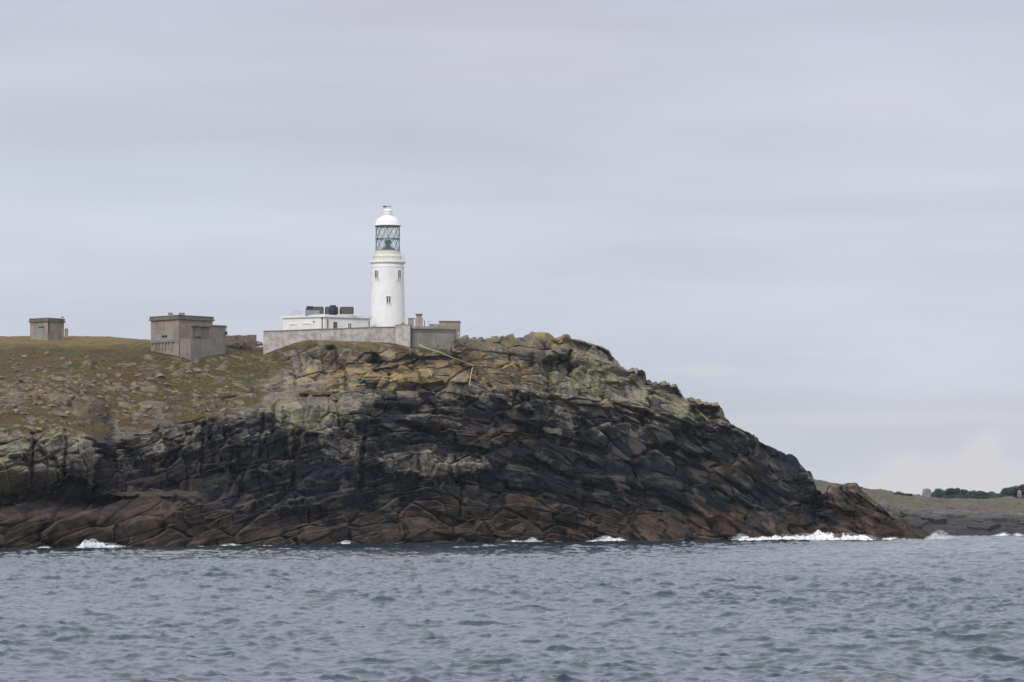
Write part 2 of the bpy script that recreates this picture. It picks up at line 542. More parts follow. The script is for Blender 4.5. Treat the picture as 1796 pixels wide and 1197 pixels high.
def smooth(A, it, axis):
    for _ in range(it):
        B = A.copy()
        if axis == 0:
            B[1:-1] = (A[:-2] + 2 * A[1:-1] + A[2:]) / 4
        else:
            B[..., 1:-1] = (A[..., :-2] + 2 * A[..., 1:-1] + A[..., 2:]) / 4
        A = B
    return A


G = smooth(G, 18, 0)
G = smooth(G, 3, 2)
X, Y, Z = G[:, 0], G[:, 1], G[:, 2]
PXg = np.ones(nr)[:, None] * XS[None]
PYg = HZ - (Z - CH) * F / Y
# broad normals
Gs = smooth(smooth(G, 20, 0), 20, 2)
du = np.gradient(Gs, axis=2)
dv = np.gradient(Gs, axis=0)
Nn = np.cross(du.transpose(0, 2, 1), dv.transpose(0, 2, 1))
Nn /= np.linalg.norm(Nn, axis=2, keepdims=True) + 1e-9
if Nn[nr // 3, nc // 2, 1] > 0:
    Nn = -Nn
NX, NY, NZ = Nn[..., 0], Nn[..., 1], Nn[..., 2]
front = sstep(11.6, 10.9, TT)          # 1 on everything the sea side can show

# sheet joints follow the dome; blocks are laid out over the face of the cliff
dYr = np.gradient(Gs[:, 1], axis=0)
dZr = np.gradient(Gs[:, 2], axis=0)
cot = np.clip(dYr / np.maximum(dZr, 1e-3), 0.15, 12)
gentle = sstep(4.0, 5.6, cot)                      # 1 where the ground is no steeper than a lawn
ck = np.minimum(cot, 1.7)
xd = X + 12
dome = -np.where(np.abs(xd) < 50, xd ** 2 / 175.0, 50 ** 2 / 175.0 + (np.abs(xd) - 50) * .57)
O0 = X * 0
wx = X + 0.9 * (fbm(X / 8, O0, Z / 8, 2, 11) - .5) * 2 + .25 * Z
wz = Z - dome + 1.5 * (fbm(X / 15, O0, Z / 10, 2, 31) - .5) * 2


def worley2(x, z, seed, p=8.0):
    ix, iz = np.floor(x).astype(np.int64), np.floor(z).astype(np.int64)
    f1 = np.full(x.shape, 9.0, np.float32)
    f2 = np.full(x.shape, 9.0, np.float32)
    cid = np.zeros(x.shape, np.float32)
    cid2 = np.zeros(x.shape, np.float32)
    ox = np.zeros(x.shape, np.float32)
    oz = np.zeros(x.shape, np.float32)
    for dx in (-1, 0, 1):
        for dz in (-1, 0, 1):
            jx, jz = ix + dx, iz + dz
            sx = (x - (jx + .1 + .8 * _h(jx, jz, jz * 0, seed))).astype(np.float32)
            sz = (z - (jz + .1 + .8 * _h(jx, jz, jz * 0, seed + 1))).astype(np.float32)
            d = (np.abs(sx) ** p + np.abs(sz) ** p) ** (1 / p)
            m = d < f1
            f2 = np.where(m, f1, np.minimum(f2, d))
            f1 = np.where(m, d, f1)
            cid = np.where(m, _h(jx, jz, jz * 0, seed + 2), cid)
            cid2 = np.where(m, _h(jx, jz, jz * 0, seed + 3), cid2)
            ox = np.where(m, sx, ox)
            oz = np.where(m, sz, oz)
    return cid, f2 - f1, ox, cid2, oz, f1


big = worley2(wx / 7.5, wz / 4.2, 101)
mid = worley2(wx / 3.0 + .3 * (fbm(X / 3, O0, Z / 2, 2, 41) - .5), wz / 1.35, 202)
sml = worley2(wx / 1.2 + .3 * (fbm(X / 1.5, O0, Z, 2, 51) - .5), wz / 0.55, 303)
col = worley2(wx / 1.9, (Z + 1.2 * (fbm(X / 6, O0, Z / 6, 2, 61) - .5)) / 5.5, 404)
col2 = worley2(wx / .8, Z / 1.6, 505)
sl = wz / 2.1 + .5 * (fbm(X / 7, O0, Z / 5, 3, 141) - .5) * 2
si = np.floor(sl).astype(np.int64)
sf = sl - si
sx_ = wx / 15.0 + 3.7 * _h(si, si * 0, si * 0, 9)
sh = _h(si, np.floor(sx_).astype(np.int64), si * 0, 10)


def blob(px, py, rx, ry):
    return np.exp(-(((PXg - px) / rx) ** 2 + ((PYg - py) / ry) ** 2))


def capsule(x0, y0, x1, y1, r):
    """soft mask along a line on the face"""
    ax, ay = x1 - x0, y1 - y0
    t = np.clip(((PXg - x0) * ax + (PYg - y0) * ay) / (ax * ax + ay * ay), 0, 1)
    return np.exp(-((PXg - x0 - t * ax) ** 2 + (PYg - y0 - t * ay) ** 2) / r ** 2)


def crack(e, w):
    return np.clip(1 - e / w, 0, 1)


vj = np.clip(1.2 * (blob(1030, 645, 100, 28) + blob(60, 810, 130, 50) + blob(540, 740, 100, 45) + blob(760, 818, 110, 24) + blob(950, 690, 120, 14) + blob(540, 635, 70, 16)
             + blob(330, 810, 90, 50) + blob(470, 810, 130, 60) + blob(1440, 890, 60, 30)), 0, 1)
near_b = np.clip(blob(330, 615, 120, 14) + blob(590, 600, 150, 8) + blob(760, 612, 70, 9) + blob(90, 592, 60, 5), 0, 1)
dgm = sstep(.47, .56, fbm(X / 11, O0, Z / 7, 2, 171))
th = np.where(X > -8, -.55, .45)
dia = worley2((X * np.cos(th) + Z * np.sin(th)) / 6.6, (-X * np.sin(th) + Z * np.cos(th)) / 2.6, 808)
sdm = sstep(.40, .60, fbm(X / 18, O0, Z / 5, 2, 181))
rock = (1 - .55 * vj) * (1 - .7 * dgm) * ((sh - .5) * 2.4 + (sf - .5) * 2.1 * ck * (.1 + .8 * sh * sdm) - crack(sf, .09) * .3 * sh)
rock += dgm * (1 - .7 * vj) * ((dia[0] - .5) * 2.4 + dia[4] * 1.9 * ck * (.9 * dia[3] - .1) + dia[2] * (dia[3] - .5) * 3.4 - crack(dia[1], .09) * .8)
rock += (big[0] - .5) * 3.2 + big[4] * 4.2 * ck * .34 + big[2] * (big[3] - .5) * 3.2 - crack(big[1], .07) * 1.3
calm = 1 - .78 * sstep(.50, .60, fbm(X / 13 + 5, O0, Z / 6.5, 3, 191))
rock += (1 - .6 * vj) * (1 - .6 * dgm) * calm * ((mid[0] - .5) * 1.4 + mid[4] * 1.35 * ck * (-.1 + .95 * mid[3]) + mid[2] * (mid[0] - .5) * 1.9 - crack(mid[1], .13) * .62)
rock += (1 - .4 * vj) * (.35 + .65 * sdm) * calm * ((sml[0] - .5) * .40 + sml[4] * .55 * ck * (.7 * sml[3] - .15) + sml[2] * (sml[3] - .5) * .7)
rock += vj * ((col[0] - .5) * 2.2 + col[4] * 5.5 * ck * .45 + col[2] * (col[3] - .5) * 1.8 - crack(col[1], .12) * .95 + (col2[0] - .5) * .5 + col2[2] * (col2[3] - .5) * .6)
rock += (fbm(X / 1.1, Y / 2, Z / .8, 3, 61) - .5) * .22
# prows, recesses and gullies of this cliff
rock += 5.5 * sstep(.15, .75, blob(60, 805, 130, 52)) + 2.5 * sstep(.3, .7, blob(140, 815, 34, 36)) - 3.5 * blob(120, 880, 90, 14) - 2.0 * blob(30, 865, 30, 12)
rock += -2.6 * sstep(.3, .8, blob(395, 850, 60, 45)) - 2.2 * sstep(.3, .8, blob(690, 722, 60, 16)) - 1.8 * blob(640, 885, 50, 26)
rock += 1.8 * sstep(.35, .6, blob(760, 815, 130, 26)) - 1.6 * sstep(.35, .6, blob(980, 638, 34, 16) + (col[0] - .5) * .9) + 1.4 * sstep(.4, .6, blob(1085, 655, 40, 26))
rock += -1.4 * blob(1340, 850, 50, 26) - 2.0 * blob(235, 790, 30, 40) + 1.6 * sstep(.35, .6, blob(560, 740, 90, 36)) + 1.2 * sstep(.4, .6, blob(1400, 905, 40, 24))
rock += 1.2 * sstep(.35, .6, capsule(830, 790, 900, 755, 16)) + 1.3 * sstep(.35, .6, capsule(1200, 790, 1310, 850, 16)) + 1.2 * sstep(.4, .6, capsule(240, 800, 420, 735, 14)) - 1.2 * sstep(.4, .7, capsule(270, 830, 480, 740, 9))
rock += -1.6 * sstep(.4, .7, capsule(1080, 715, 1300, 800, 10)) + 1.0 * sstep(.4, .7, capsule(900, 680, 1230, 745, 9)) - 1.4 * sstep(.4, .7, capsule(880, 735, 1060, 800, 10))
for (x0_, y0_, x1_, y1_, r_w, dep) in ((358, 742, 352, 835, 4, 2.2), (462, 728, 455, 800, 4, 2.4), (521, 765, 512, 862, 5, 2.6), (640, 770, 634, 862, 5, 2.4), (590, 705, 600, 760, 4, 1.8),
                                      (905, 688, 901, 722, 3.5, 1.6), (812, 850, 806, 905, 4.5, 2.2), (1003, 610, 1001, 660, 4, 2.0), (1120, 735, 1165, 800, 5, 2.0), (1310, 800, 1345, 870, 5, 2.2),
                                      (700, 740, 780, 765, 5, 1.8), (930, 800, 1030, 850, 5, 1.8), (55, 765, 50, 850, 3.5, 1.6), (112, 760, 108, 850, 3.5, 1.6), (735, 800, 738, 845, 3.5, 1.4), (800, 800, 803, 845, 3.5, 1.4)):
    rock -= dep * sstep(.35, .75, capsule(x0_, y0_, x1_, y1_, r_w) * (1 + (mid[0] - .5) * .6))
steep_d = rock * (1 - gentle) * (1 - .9 * near_b)

# gentle ground: low outcrops standing through the turf
gx = X + .8 * (fbm(X / 3, Y / 3, O0, 2, 71) - .5)
gy = Y
lump = np.zeros_like(X)
lid = np.zeros_like(X)
for (cs, se, hh, th_) in ((4.2, 601, .80, 1.03), (2.3, 611, .62, .95), (1.2, 621, .42, .91)):
    c_ = worley2(gx / cs, gy / (cs * 2.0), se, 3.0)
    dens = fbm(X / 14, Y / 22, O0, 3, se + 5)
    r_ok = sstep(th_ - .04, th_ + .04, c_[0] * .62 + dens * .55 + .16 * blob(120, 700, 170, 50) + .16 * blob(330, 730, 140, 36) + .06 * sstep(630, 700, PYg) + .25 * sstep(560, 620, PXg) - .30 * sstep(640, 600, PYg) * sstep(520, 460, PXg))
    l = hh * (.6 + .8 * c_[3]) * r_ok * np.clip(1.5 - (c_[5] / .42) ** 2, 0, 1) ** .5 * (1 + c_[2] * (c_[3] - .5) * 1.6 - c_[4] * .7)
    l = l + l * .5 * c_[2] * (c_[0] - .3)
    lump = np.maximum(lump, l)
    lid = np.where(lump == l, c_[0], lid)
gn = fbm(X / 5, Y / 5, Z / 5, 4, 71)
gn2 = fbm(X / .9, Y / 1.3, O0, 4, 81)
hum = (gn - .5) * .9 + (gn2 - .5) * .42
gline = np.interp(PXg, [-420, 0, 100, 200, 300, 400, 450, 480, 520, 560, 600, 700, 790, 830, 900, 1000, 1040, 1660],
                  [762, 762, 758, 752, 742, 722, 700, 668, 618, 606, 606, 610, 606, 600, 597, 588, 560, 520])
gz = gline - PYg                                            # >0 inside the turf zone
tmask = sstep(-26, 26, gz + (gn - .5) * 70 + (gn2 - .5) * 30)
tmask = np.clip(tmask + sstep(.5, .6, blob(745, 668, 46, 8) + .9 * blob(690, 652, 50, 7) + .8 * blob(560, 690, 60, 8) + (gn2 - .5) * .5), 0, 1)
tmask = np.clip(tmask + near_b * sstep(640, 620, PYg), 0, 1)
cover = lump - .12 - (gn2 - .5) * .3
is_rock_g = sstep(-.02, .06, cover) * (1 - sstep(.3, .7, near_b))
bare_c = worley2(gx / 2.6, gy / 4.5, 631, 4.0)
bare_s = worley2(gx / 1.1, gy / 2.2, 641, 4.0)
bare = (bare_c[0] - .4) * .9 + bare_c[2] * (bare_c[3] - .5) * 1.2 - bare_c[4] * .5 + (bare_s[0] - .5) * .3 + bare_s[2] * (bare_s[3] - .5) * .4
low_g = sstep(735, 775, PYg + (gn - .5) * 70)
lump = np.maximum(lump, bare * low_g * (1 - near_b))
cover = np.maximum(cover, (bare - .12) * low_g - (1 - low_g) - (tmask - .5) * .5)
is_rock_g = np.maximum(is_rock_g, sstep(-.02, .06, cover) * low_g)
rise = np.where(cover > 0, lump, .12 + hum * 1.0) * (1 - .9 * near_b)
rise = rise * gentle * .9 + (1 - gentle) * tmask * .15
turf_on_steep = tmask * (1 - gentle)
steep_d = steep_d * (1 - .9 * turf_on_steep)
# the skyline of the bare right side is stepped too
cx1 = worley2(X / 4.6, O0 + .5, 701)
cx2 = worley2(X / 1.5, O0 + .5, 711)
crest = sstep(8.0, 10.0, TT) * sstep(11.9, 11.2, TT) * sstep(860, 960, PXg)
rise = rise + crest * ((cx1[0] - .5) * .5 + cx1[2] * (cx1[3] - .5) * .5 + (cx2[0] - .5) * .10 + sstep(1055, 1100, PXg) * sstep(1450, 1430, PXg) * (cx1[2] * 2.3 * cx1[3] + (cx1[0] - .5) * .4 + cx2[2] * .35 - .75) - .7 * sstep(930, 990, PXg) - .55 * sstep(1010, 1060, PXg) * sstep(1340, 1270, PXg))
grass = np.clip(np.where(gentle > .5, (1 - is_rock_g) * sstep(.25, .6, tmask + .3 * gentle), tmask * (.35 + .65 * sstep(.40, .55, gn2 + .1))), 0, 1)
grass *= 1 - sstep(960, 1060, PXg) * .95
shore = sstep(-0.2, 0.9, TT) * 0.8 + 0.2
keep = 1 - sstep(10.3, 11.0, TT) * .9
du_ = np.gradient(Gs, axis=2)
obl = np.abs(du_[:, 1]) / np.maximum(np.abs(du_[:, 0]), 1e-4)
steep_d = steep_d * sstep(6.5, 3.2, obl) * keep * shore * (1 - .5 * sstep(1560, 1640, PXg))
rise = rise * (1 - sstep(11.9, 12.2, TT)) * shore
steep_d = smooth(smooth(steep_d, 1, 0), 2, 1)
rise = smooth(smooth(rise, 1, 0), 1, 1)
wcl = worley2(Y / 2.4, wz / 1.5, 921)
wcs = worley2(Y / .9, wz / .6, 931)
sidewall = sstep(2.4, 4.0, obl) * shore * keep * (1 - gentle) * ((wcl[0] - .5) * 1.4 + wcl[4] * 1.2 + wcl[2] * .8 + (wcs[0] - .5) * .4) * np.sign(NX)
side = np.clip(NX, -.5, .5)
V = np.stack([X + side * steep_d * .35 + sidewall, Y - steep_d, Z + steep_d * .10 + rise], -1)
island_V = V
me = grid_mesh('island', V.reshape(-1, 3), nr, nc)
# which lichen, damp or plant cover grows where (the dark mask also holds painted shade)
nz1 = fbm(X / 6, Y / 6, Z / 3.5, 5, 111, .6)
nz2 = fbm(X / 2.2, Y / 2.2, Z / 1.2, 5, 121, .6)
nz3 = fbm(X / 3.5, Y / 3.5, Z / 3.5, 5, 131, .6)
dline = np.interp(PXg, [-420, 0, 60, 180, 230, 300, 400, 450, 500, 560, 640, 680, 820, 900, 1000, 1100, 1180, 1250, 1300, 1380, 1440, 1460, 1660],
                  [852, 850, 852, 800, 798, 772, 742, 732, 752, 752, 708, 700, 698, 706, 722, 738, 740, 738, 746, 765, 820, 842, 850])
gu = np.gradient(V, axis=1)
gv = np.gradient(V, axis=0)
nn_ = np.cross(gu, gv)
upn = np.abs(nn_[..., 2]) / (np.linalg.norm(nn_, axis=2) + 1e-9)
wob = (.45 - upn) * 16 + (nz1 - .5) * 150 + (nz2 - .5) * 70 + (mid[0] - .5) * 46 + (mid[3] - .5) * 34 + (sml[0] - .5) * 22 + (fbm(X / .9, Y / 3, Z / .6, 3, 151) - .5) * 60  # slope term paints shade: steep faces darker, ledge tops lighter
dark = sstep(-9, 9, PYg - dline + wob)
butt = sstep(.40, .55, sstep(188, 176, PXg + (nz2 - .5) * 20) * sstep(738, 750, PYg) * sstep(874, 858, PYg + (nz2 - .5) * 40 + 30 * blob(130, 850, 40, 20)))
dark = np.clip(dark * (1 - butt * sstep(.30, .42, nz2)) + 0.9 * sstep(.35, .6, blob(668, 632, 22, 10) * .8 + blob(980, 640, 34, 16) + (col[0] - .5) * 1.0 * blob(980, 640, 60, 30) + blob(905, 730, 80, 12) + blob(700, 708, 60, 14) + (nz2 - .5) * .5), 0, 1)  # slot recess coloured dark as well, its shade put into the mask
dark *= 1 - sstep(.45, .7, blob(560, 745, 100, 38) * .66 + blob(760, 818, 110, 26) * 1.05 + blob(600, 790, 50, 20) * .8 + (nz2 - .5) * 1.3)
bline = np.interp(PXg, [-420, 0, 190, 330, 400, 500, 580, 600, 700, 900, 1100, 1200, 1340, 1440, 1460, 1660],
                  [900, 898, 868, 868, 905, 912, 928, 905, 885, 876, 886, 892, 905, 905, 860, 860])
dark = np.clip(dark + sstep(2.6, 4.0, obl) * sstep(150, 166, PXg) * sstep(206, 194, PXg), 0, 1)  # oblique side wall of the left buttress set dark
brown = sstep(-10, 14, PYg - bline + (nz1 - .5) * 130 + (nz3 - .5) * 70)
brown = np.clip(brown + sstep(.5, .75, blob(905, 768, 75, 16) + blob(1275, 822, 55, 24) + blob(820, 770, 50, 14) * .5 + (nz2 - .5) * .9)
                + .75 * sstep(.57, .67, nz3) * dark * (1 - .6 * sstep(950, 1100, PXg)), 0, 1)
och = np.clip(.95 * blob(720, 655, 150, 34) + .9 * blob(880, 650, 110, 28) + .9 * blob(990, 598, 90, 12) + .85 * blob(150, 690, 260, 60) + .5 * blob(580, 660, 80, 25) + .5 * blob(1085, 625, 22, 10), 0, 1)
och = sstep(.58, .78, och * .42 + nz3 * .55 + (nz2 - .5) * .5 + .12 + (sml[0] - .5) * .22)
grn = np.clip(.9 * blob(550, 725, 110, 40) + .9 * blob(1080, 670, 150, 55) + .7 * blob(1230, 715, 70, 35) + .9 * blob(110, 750, 90, 18) + .45 * blob(90, 810, 110, 60) + .4 * blob(700, 640, 200, 40), 0, 1)
grn = sstep(.50, .74, grn * .36 + nz2 * .62 + (nz1 - .5) * .5 + .06 + (mid[0] - .5) * .22)


def vattr(me, name, cols):
    at = me.color_attributes.new(name, 'FLOAT_COLOR', 'POINT')
    a = np.stack([c.ravel() for c in cols], -1).astype(np.float32)
    at.data.foreach_set('color', a.ravel())


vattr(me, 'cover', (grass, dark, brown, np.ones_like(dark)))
vattr(me, 'lichen', (och, grn, mid[0] * .55 + sml[0] * .45, np.ones_like(dark)))

vattr(me, 'heath', (gentle * sstep(600, 540, PXg), dark * 0, dark * 0, np.ones_like(dark)))

M_isl, t, b = new_mat('island_ground')
g = t.nodes.new('ShaderNodeNewGeometry').outputs['Position']
a1 = t.nodes.new('ShaderNodeAttribute')
a1.attribute_name = 'cover'
a2 = t.nodes.new('ShaderNodeAttribute')
a2.attribute_name = 'lichen'
a3 = t.nodes.new('ShaderNodeAttribute')
a3.attribute_name = 'heath'
s1 = t.nodes.new('ShaderNodeSeparateColor')
s2 = t.nodes.new('ShaderNodeSeparateColor')
t.links.new(a1.outputs['Color'], s1.inputs[0])
t.links.new(a2.outputs['Color'], s2.inputs[0])
nA = noise_node(t, g, 0.9, 7, 0.68)
nB = noise_node(t, mapping(t, g, (1, 1, 2.2), (3, 1, 7)), 1.6, 6, 0.7)
nC = noise_node(t, mapping(t, g, (1, 1, 1.6), (8, 2, 3)), 0.28, 6, 0.62)
rk = mixc(t, maprange(t, nA, 0.32, 0.68), (0.085, 0.076, 0.064), (0.255, 0.224, 0.178))
rk = mixc(t, maprange(t, nB, 0.55, 0.72), rk, (0.055, 0.05, 0.048))
rk = mixc(t, mth(t, 'MULTIPLY', s2.outputs[1], maprange(t, nB, 0.3, 0.6, 0.9, 0.35)), rk, (0.215, 0.205, 0.098))
rk = mixc(t, mth(t, 'MULTIPLY', s2.outputs[0], maprange(t, nA, 0.35, 0.62, 0.95, 0.3)), rk, (0.275, 0.192, 0.078))
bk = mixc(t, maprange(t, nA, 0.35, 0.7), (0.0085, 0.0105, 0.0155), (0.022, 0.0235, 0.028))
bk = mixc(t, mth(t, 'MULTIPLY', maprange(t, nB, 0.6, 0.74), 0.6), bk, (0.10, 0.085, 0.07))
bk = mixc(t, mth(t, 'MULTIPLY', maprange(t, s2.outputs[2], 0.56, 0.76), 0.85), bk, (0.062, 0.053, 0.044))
bw = mixc(t, maprange(t, nC, 0.35, 0.65), (0.036, 0.028, 0.024), (0.108, 0.070, 0.048))
bw = mixc(t, maprange(t, nB, 0.52, 0.68), bw, (0.022, 0.019, 0.019))
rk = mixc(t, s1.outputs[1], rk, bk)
rk = mixc(t, mth(t, 'MULTIPLY', s1.outputs[2], maprange(t, nA, 0.3, 0.6, 1.0, 0.7)), rk, bw)
vary = maprange(t, s2.outputs[2], 0.1, 0.9, 0.66, 1.32, False)
cv = t.nodes.new('ShaderNodeCombineXYZ')
for i in range(3):
    t.links.new(vary, cv.inputs[i])
rk = mixc(t, 1.0, rk, cv.outputs[0], 'MULTIPLY')
sepn = t.nodes.new('ShaderNodeSeparateColor')
t.links.new(a3.outputs['Color'], sepn.inputs[0])
rk = mixc(t, mth(t, 'MULTIPLY', sepn.outputs[0], maprange(t, nB, 0.38, 0.6, 0.25, 0.85)), rk, (0.085, 0.066, 0.05))
gr = mixc(t, maprange(t, nC, 0.36, 0.62), (0.082, 0.077, 0.018), (0.120, 0.079, 0.027))
gr = mixc(t, maprange(t, nB, 0.44, 0.58), gr, (0.030, 0.025, 0.014))
gr = mixc(t, mth(t, 'MULTIPLY', maprange(t, nA, 0.54, 0.66), 0.7), gr, (0.175, 0.132, 0.045))
hth = noise_node(t, mapping(t, g, (1, 1, 1), (18, 12, 3)), 0.16, 5, 0.6)
gr = mixc(t, mth(t, 'MULTIPLY', maprange(t, hth, 0.53, 0.60), 0.75), gr, (0.070, 0.036, 0.028))
gr = mixc(t, mth(t, 'MULTIPLY', maprange(t, hth, 0.44, 0.36), 0.5), gr, (0.055, 0.062, 0.020))
sz_ = t.nodes.new('ShaderNodeSeparateXYZ')
t.links.new(g, sz_.inputs[0])
dryg = maprange(t, mth(t, 'ADD', sz_.outputs[2], mth(t, 'MULTIPLY', nC, 5.0)), 33.2, 35.4)
gr = mixc(t, mth(t, 'MULTIPLY', dryg, 0.75), gr, (0.18, 0.138, 0.062))
fc = mixc(t, s1.outputs[0], rk, gr)
t.links.new(fc, b.inputs['Base Color'])
b.inputs['Roughness'].default_value = 0.9
b.inputs['Specular IOR Level'].default_value = 0.10
bn = t.nodes.new('ShaderNodeBump')
bn.inputs['Distance'].default_value = 0.10
bn.inputs['Strength'].default_value = 0.9
t.links.new(noise_node(t, mapping(t, g, (1, 1, 1.5)), 2.4, 8, 0.7), bn.inputs['Height'])
t.links.new(bn.outputs[0], b.inputs['Normal'])
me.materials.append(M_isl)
isl = bpy.data.objects.new('island_terrain', me)
COL.objects.link(isl)
tag(isl, 'rocky island with dark sea cliffs and a turf covered top', 'island', kind='structure')


SPX = CX + island_V[..., 0] / island_V[..., 1] * F
SPY = HZ - (island_V[..., 2] - CH) / island_V[..., 1] * F


def ground_at(px, py):
    """the island point that stands at this photo position (sea side only)"""
    d = (SPX - px) ** 2 + (SPY - py) ** 2
    d = np.where(TT < 11.3, d, 1e9)
    i = np.unravel_index(np.argmin(d), d.shape)
    return island_V[i]


def ground_z(x, y):
    d = (island_V[..., 0] - x) ** 2 + (island_V[..., 1] - y) ** 2
    i = np.unravel_index(np.argmin(d), d.shape)
    return float(island_V[i][2])


# ------------------------------------------------------------------ loose boulders
def rock_mesh(name, seed, m):
    import bmesh
    r = random.Random(seed)
    bm = bmesh.new()
    bmesh.ops.create_icosphere(bm, subdivisions=3, radius=1.0)
    planes = [(np.array([r.gauss(0, 1), r.gauss(0, 1), r.gauss(0, .8)]), r.uniform(.55, .85)) for _ in range(11)]
    planes = [(p / np.linalg.norm(p), d) for p, d in planes]
    for v in bm.verts:
        p = np.array(v.co)
        for n, d in planes:
            k = float(p @ n)
            if k > d:
                p = p - n * (k - d)
        p = p * (1 + 0.05 * math.sin(7 * p[0] + seed) * math.cos(6 * p[1] + 5 * p[2]))
        v.co = p
    me = bpy.data.meshes.new(name)
    bm.to_mesh(me)
    bm.free()
    me.materials.append(m)
    return me


M_bld, t, b = new_mat('lichened_boulder')
g = t.nodes.new('ShaderNodeNewGeometry').outputs['Position']
nA = noise_node(t, g, 1.1, 7, 0.68)
nB = noise_node(t, mapping(t, g, (1, 1, 1), (4, 4, 4)), 0.6, 5, 0.6)
c = mixc(t, maprange(t, nA, 0.32, 0.66), (0.085, 0.072, 0.058), (0.25, 0.212, 0.165))
c = mixc(t, mth(t, 'MULTIPLY', maprange(t, nB, 0.5, 0.62), 0.7), c, (0.27, 0.19, 0.08))
t.links.new(c, b.inputs['Base Color'])
b.inputs['Roughness'].default_value = 0.92
bn = t.nodes.new('ShaderNodeBump')
bn.inputs['Distance'].default_value = 0.1
t.links.new(noise_node(t, g, 3.5, 6, 0.7), bn.inputs['Height'])
t.links.new(bn.outputs[0], b.inputs['Normal'])
M_bld2, t, b = new_mat('dark_lichened_boulder')
g = t.nodes.new('ShaderNodeNewGeometry').outputs['Position']
nA = noise_node(t, g, 1.3, 7, 0.68)
nB = noise_node(t, mapping(t, g, (1, 1, 1), (2, 7, 4)), 0.8, 5, 0.6)
c = mixc(t, maprange(t, nA, 0.34, 0.66), (0.055, 0.048, 0.04), (0.17, 0.145, 0.115))
c = mixc(t, mth(t, 'MULTIPLY', maprange(t, nB, 0.46, 0.58), 0.8), c, (0.24, 0.165, 0.06))
t.links.new(c, b.inputs['Base Color'])
b.inputs['Roughness'].default_value = 0.92
RM = [rock_mesh('boulder', 40 + k, M_bld if k in (0, 3) else M_bld2) for k in range(6)]
R = random.Random(5)
spots = [(130, 138, 9), (250, 125, 14), (330, 150, 11), (360, 180, 14), (375, 205, 10), (250, 195, 12), (90, 215, 9), (400, 250, 16), (330, 265, 12), (215, 330, 15), (160, 345, 9), (300, 300, 8),
         (270, 400, 10), (370, 355, 14), (190, 385, 12), (575, 205, 10), (620, 235, 11), (600, 290, 12), (520, 330, 8), (470, 390, 9), (520, 350, 10), (660, 355, 12), (720, 300, 14), (790, 265, 20),
         (840, 245, 14), (875, 285, 12), (790, 345, 14), (780, 410, 13), (880, 415, 16), (1030, 215, 16), (990, 222, 10), (900, 215, 9), (1205, 240, 7), (1030, 350, 14), (1020, 400, 17), (1130, 345, 9),
         (120, 440, 9), (20, 400, 13), (650, 430, 12), (760, 450, 9), (490, 270, 9), (60, 300, 11), (110, 290, 9), (440, 320, 9), (1265, 345, 11), (1190, 300, 8), (560, 400, 8), (700, 470, 12), (620, 480, 9), (540, 255, 8)]
for k, (zx, zy, w) in enumerate(spots):
    p = ground_at(zx / 2.993, 580 + zy / 2.993)
    o = bpy.data.objects.new('boulder', RM[k % 6])
    COL.objects.link(o)
    s = w * 0.52 / 2.0 * 2.2 / 10.7
    o.location = (p[0], p[1], p[2] + s * 0.12)
    o.scale = (s * R.uniform(.85, 1.1), s * R.uniform(.8, 1.2), s * R.uniform(.45, .62))
    o.rotation_euler = (R.uniform(-.2, .2), R.uniform(-.2, .2), R.uniform(0, 6.28))
    tag(o, 'lichened granite boulder lying in the turf of the left slope', 'boulder', 'boulders scattered on the turf slope')

R = random.Random(21)
cnt = 0
while cnt < 200:
    px_, py_ = R.uniform(-20, 500), R.uniform(628, 792)
    dens_ = math.exp(-((px_ - 120) / 190) ** 2 - ((py_ - 700) / 45) ** 2) + .9 * math.exp(-((px_ - 350) / 130) ** 2 - ((py_ - 735) / 30) ** 2) + .10
    cl_ = float(fbm(np.array([px_ / 34.]), np.array([py_ / 16.]), np.array([.5]), 3, 901)[0])
    if R.random() > dens_ * max(0, (cl_ - .36) * 3.2) or (px_ > 250 and py_ < 640) or (px_ > 180 and py_ > np.interp(px_, [180, 300, 450], [765, 735, 712])):
        continue
    p = ground_at(px_, py_)
    s = (.35 + 1.0 * R.random() ** 3.0) * .56
    o = bpy.data.objects.new('boulder', RM[cnt % 6])
    COL.objects.link(o)
    o.location = (p[0], p[1], p[2] - s * .05)
    o.scale = (s * R.uniform(.8, 1.5), s * R.uniform(.8, 1.2), s * R.uniform(.4, .85))
    o.rotation_euler = (R.uniform(-.5, .5), R.uniform(-.6, .6), R.uniform(0, 6.28))
    tag(o, 'lichened granite boulder lying in the turf of the left slope', 'boulder', 'boulders scattered on the turf slope')
    cnt += 1

# ------------------------------------------------------------------ lighthouse
LY = 700.0
lx = PX(680, LY)
lz = lambda py: PZ(py, LY)
pxm = LY / F
lh = empty('lighthouse', (lx, LY, lz(585)), 'tall white round lighthouse tower with a glazed lantern and white dome', 'lighthouse')
m = MB()
zs = [(600, 32.4), (580, 31.6), (560, 30.6), (530, 29.6), (500, 28.9), (470, 28.3), (464.2, 28.2)]
m.lathe(lx, LY, [(r * pxm, lz(y)) for y, r in zs], 72)
m.build('tower', M_white, lh, smooth=True)
m = MB()
m.lathe(lx, LY, [(28.3 * pxm, lz(464.2)), (28.9 * pxm, lz(463.8)), (30.2 * pxm, lz(462.5)), (31.4 * pxm, lz(461.6)), (31.6 * pxm, lz(459.6)), (31.3 * pxm, lz(458.8)), (25, lz(458.7)) if 0 else (30.9 * pxm, lz(458.7))], 72)
m.build('gallery', M_white, lh, smooth=False)
m = MB()
m.lathe(lx, LY, [(28.4 * pxm, lz(470)), (28.9 * pxm, lz(469.7)), (28.9 * pxm, lz(468.3)), (28.3 * pxm, lz(468))], 72)
m.build('string_course', M_white, lh)
m = MB()
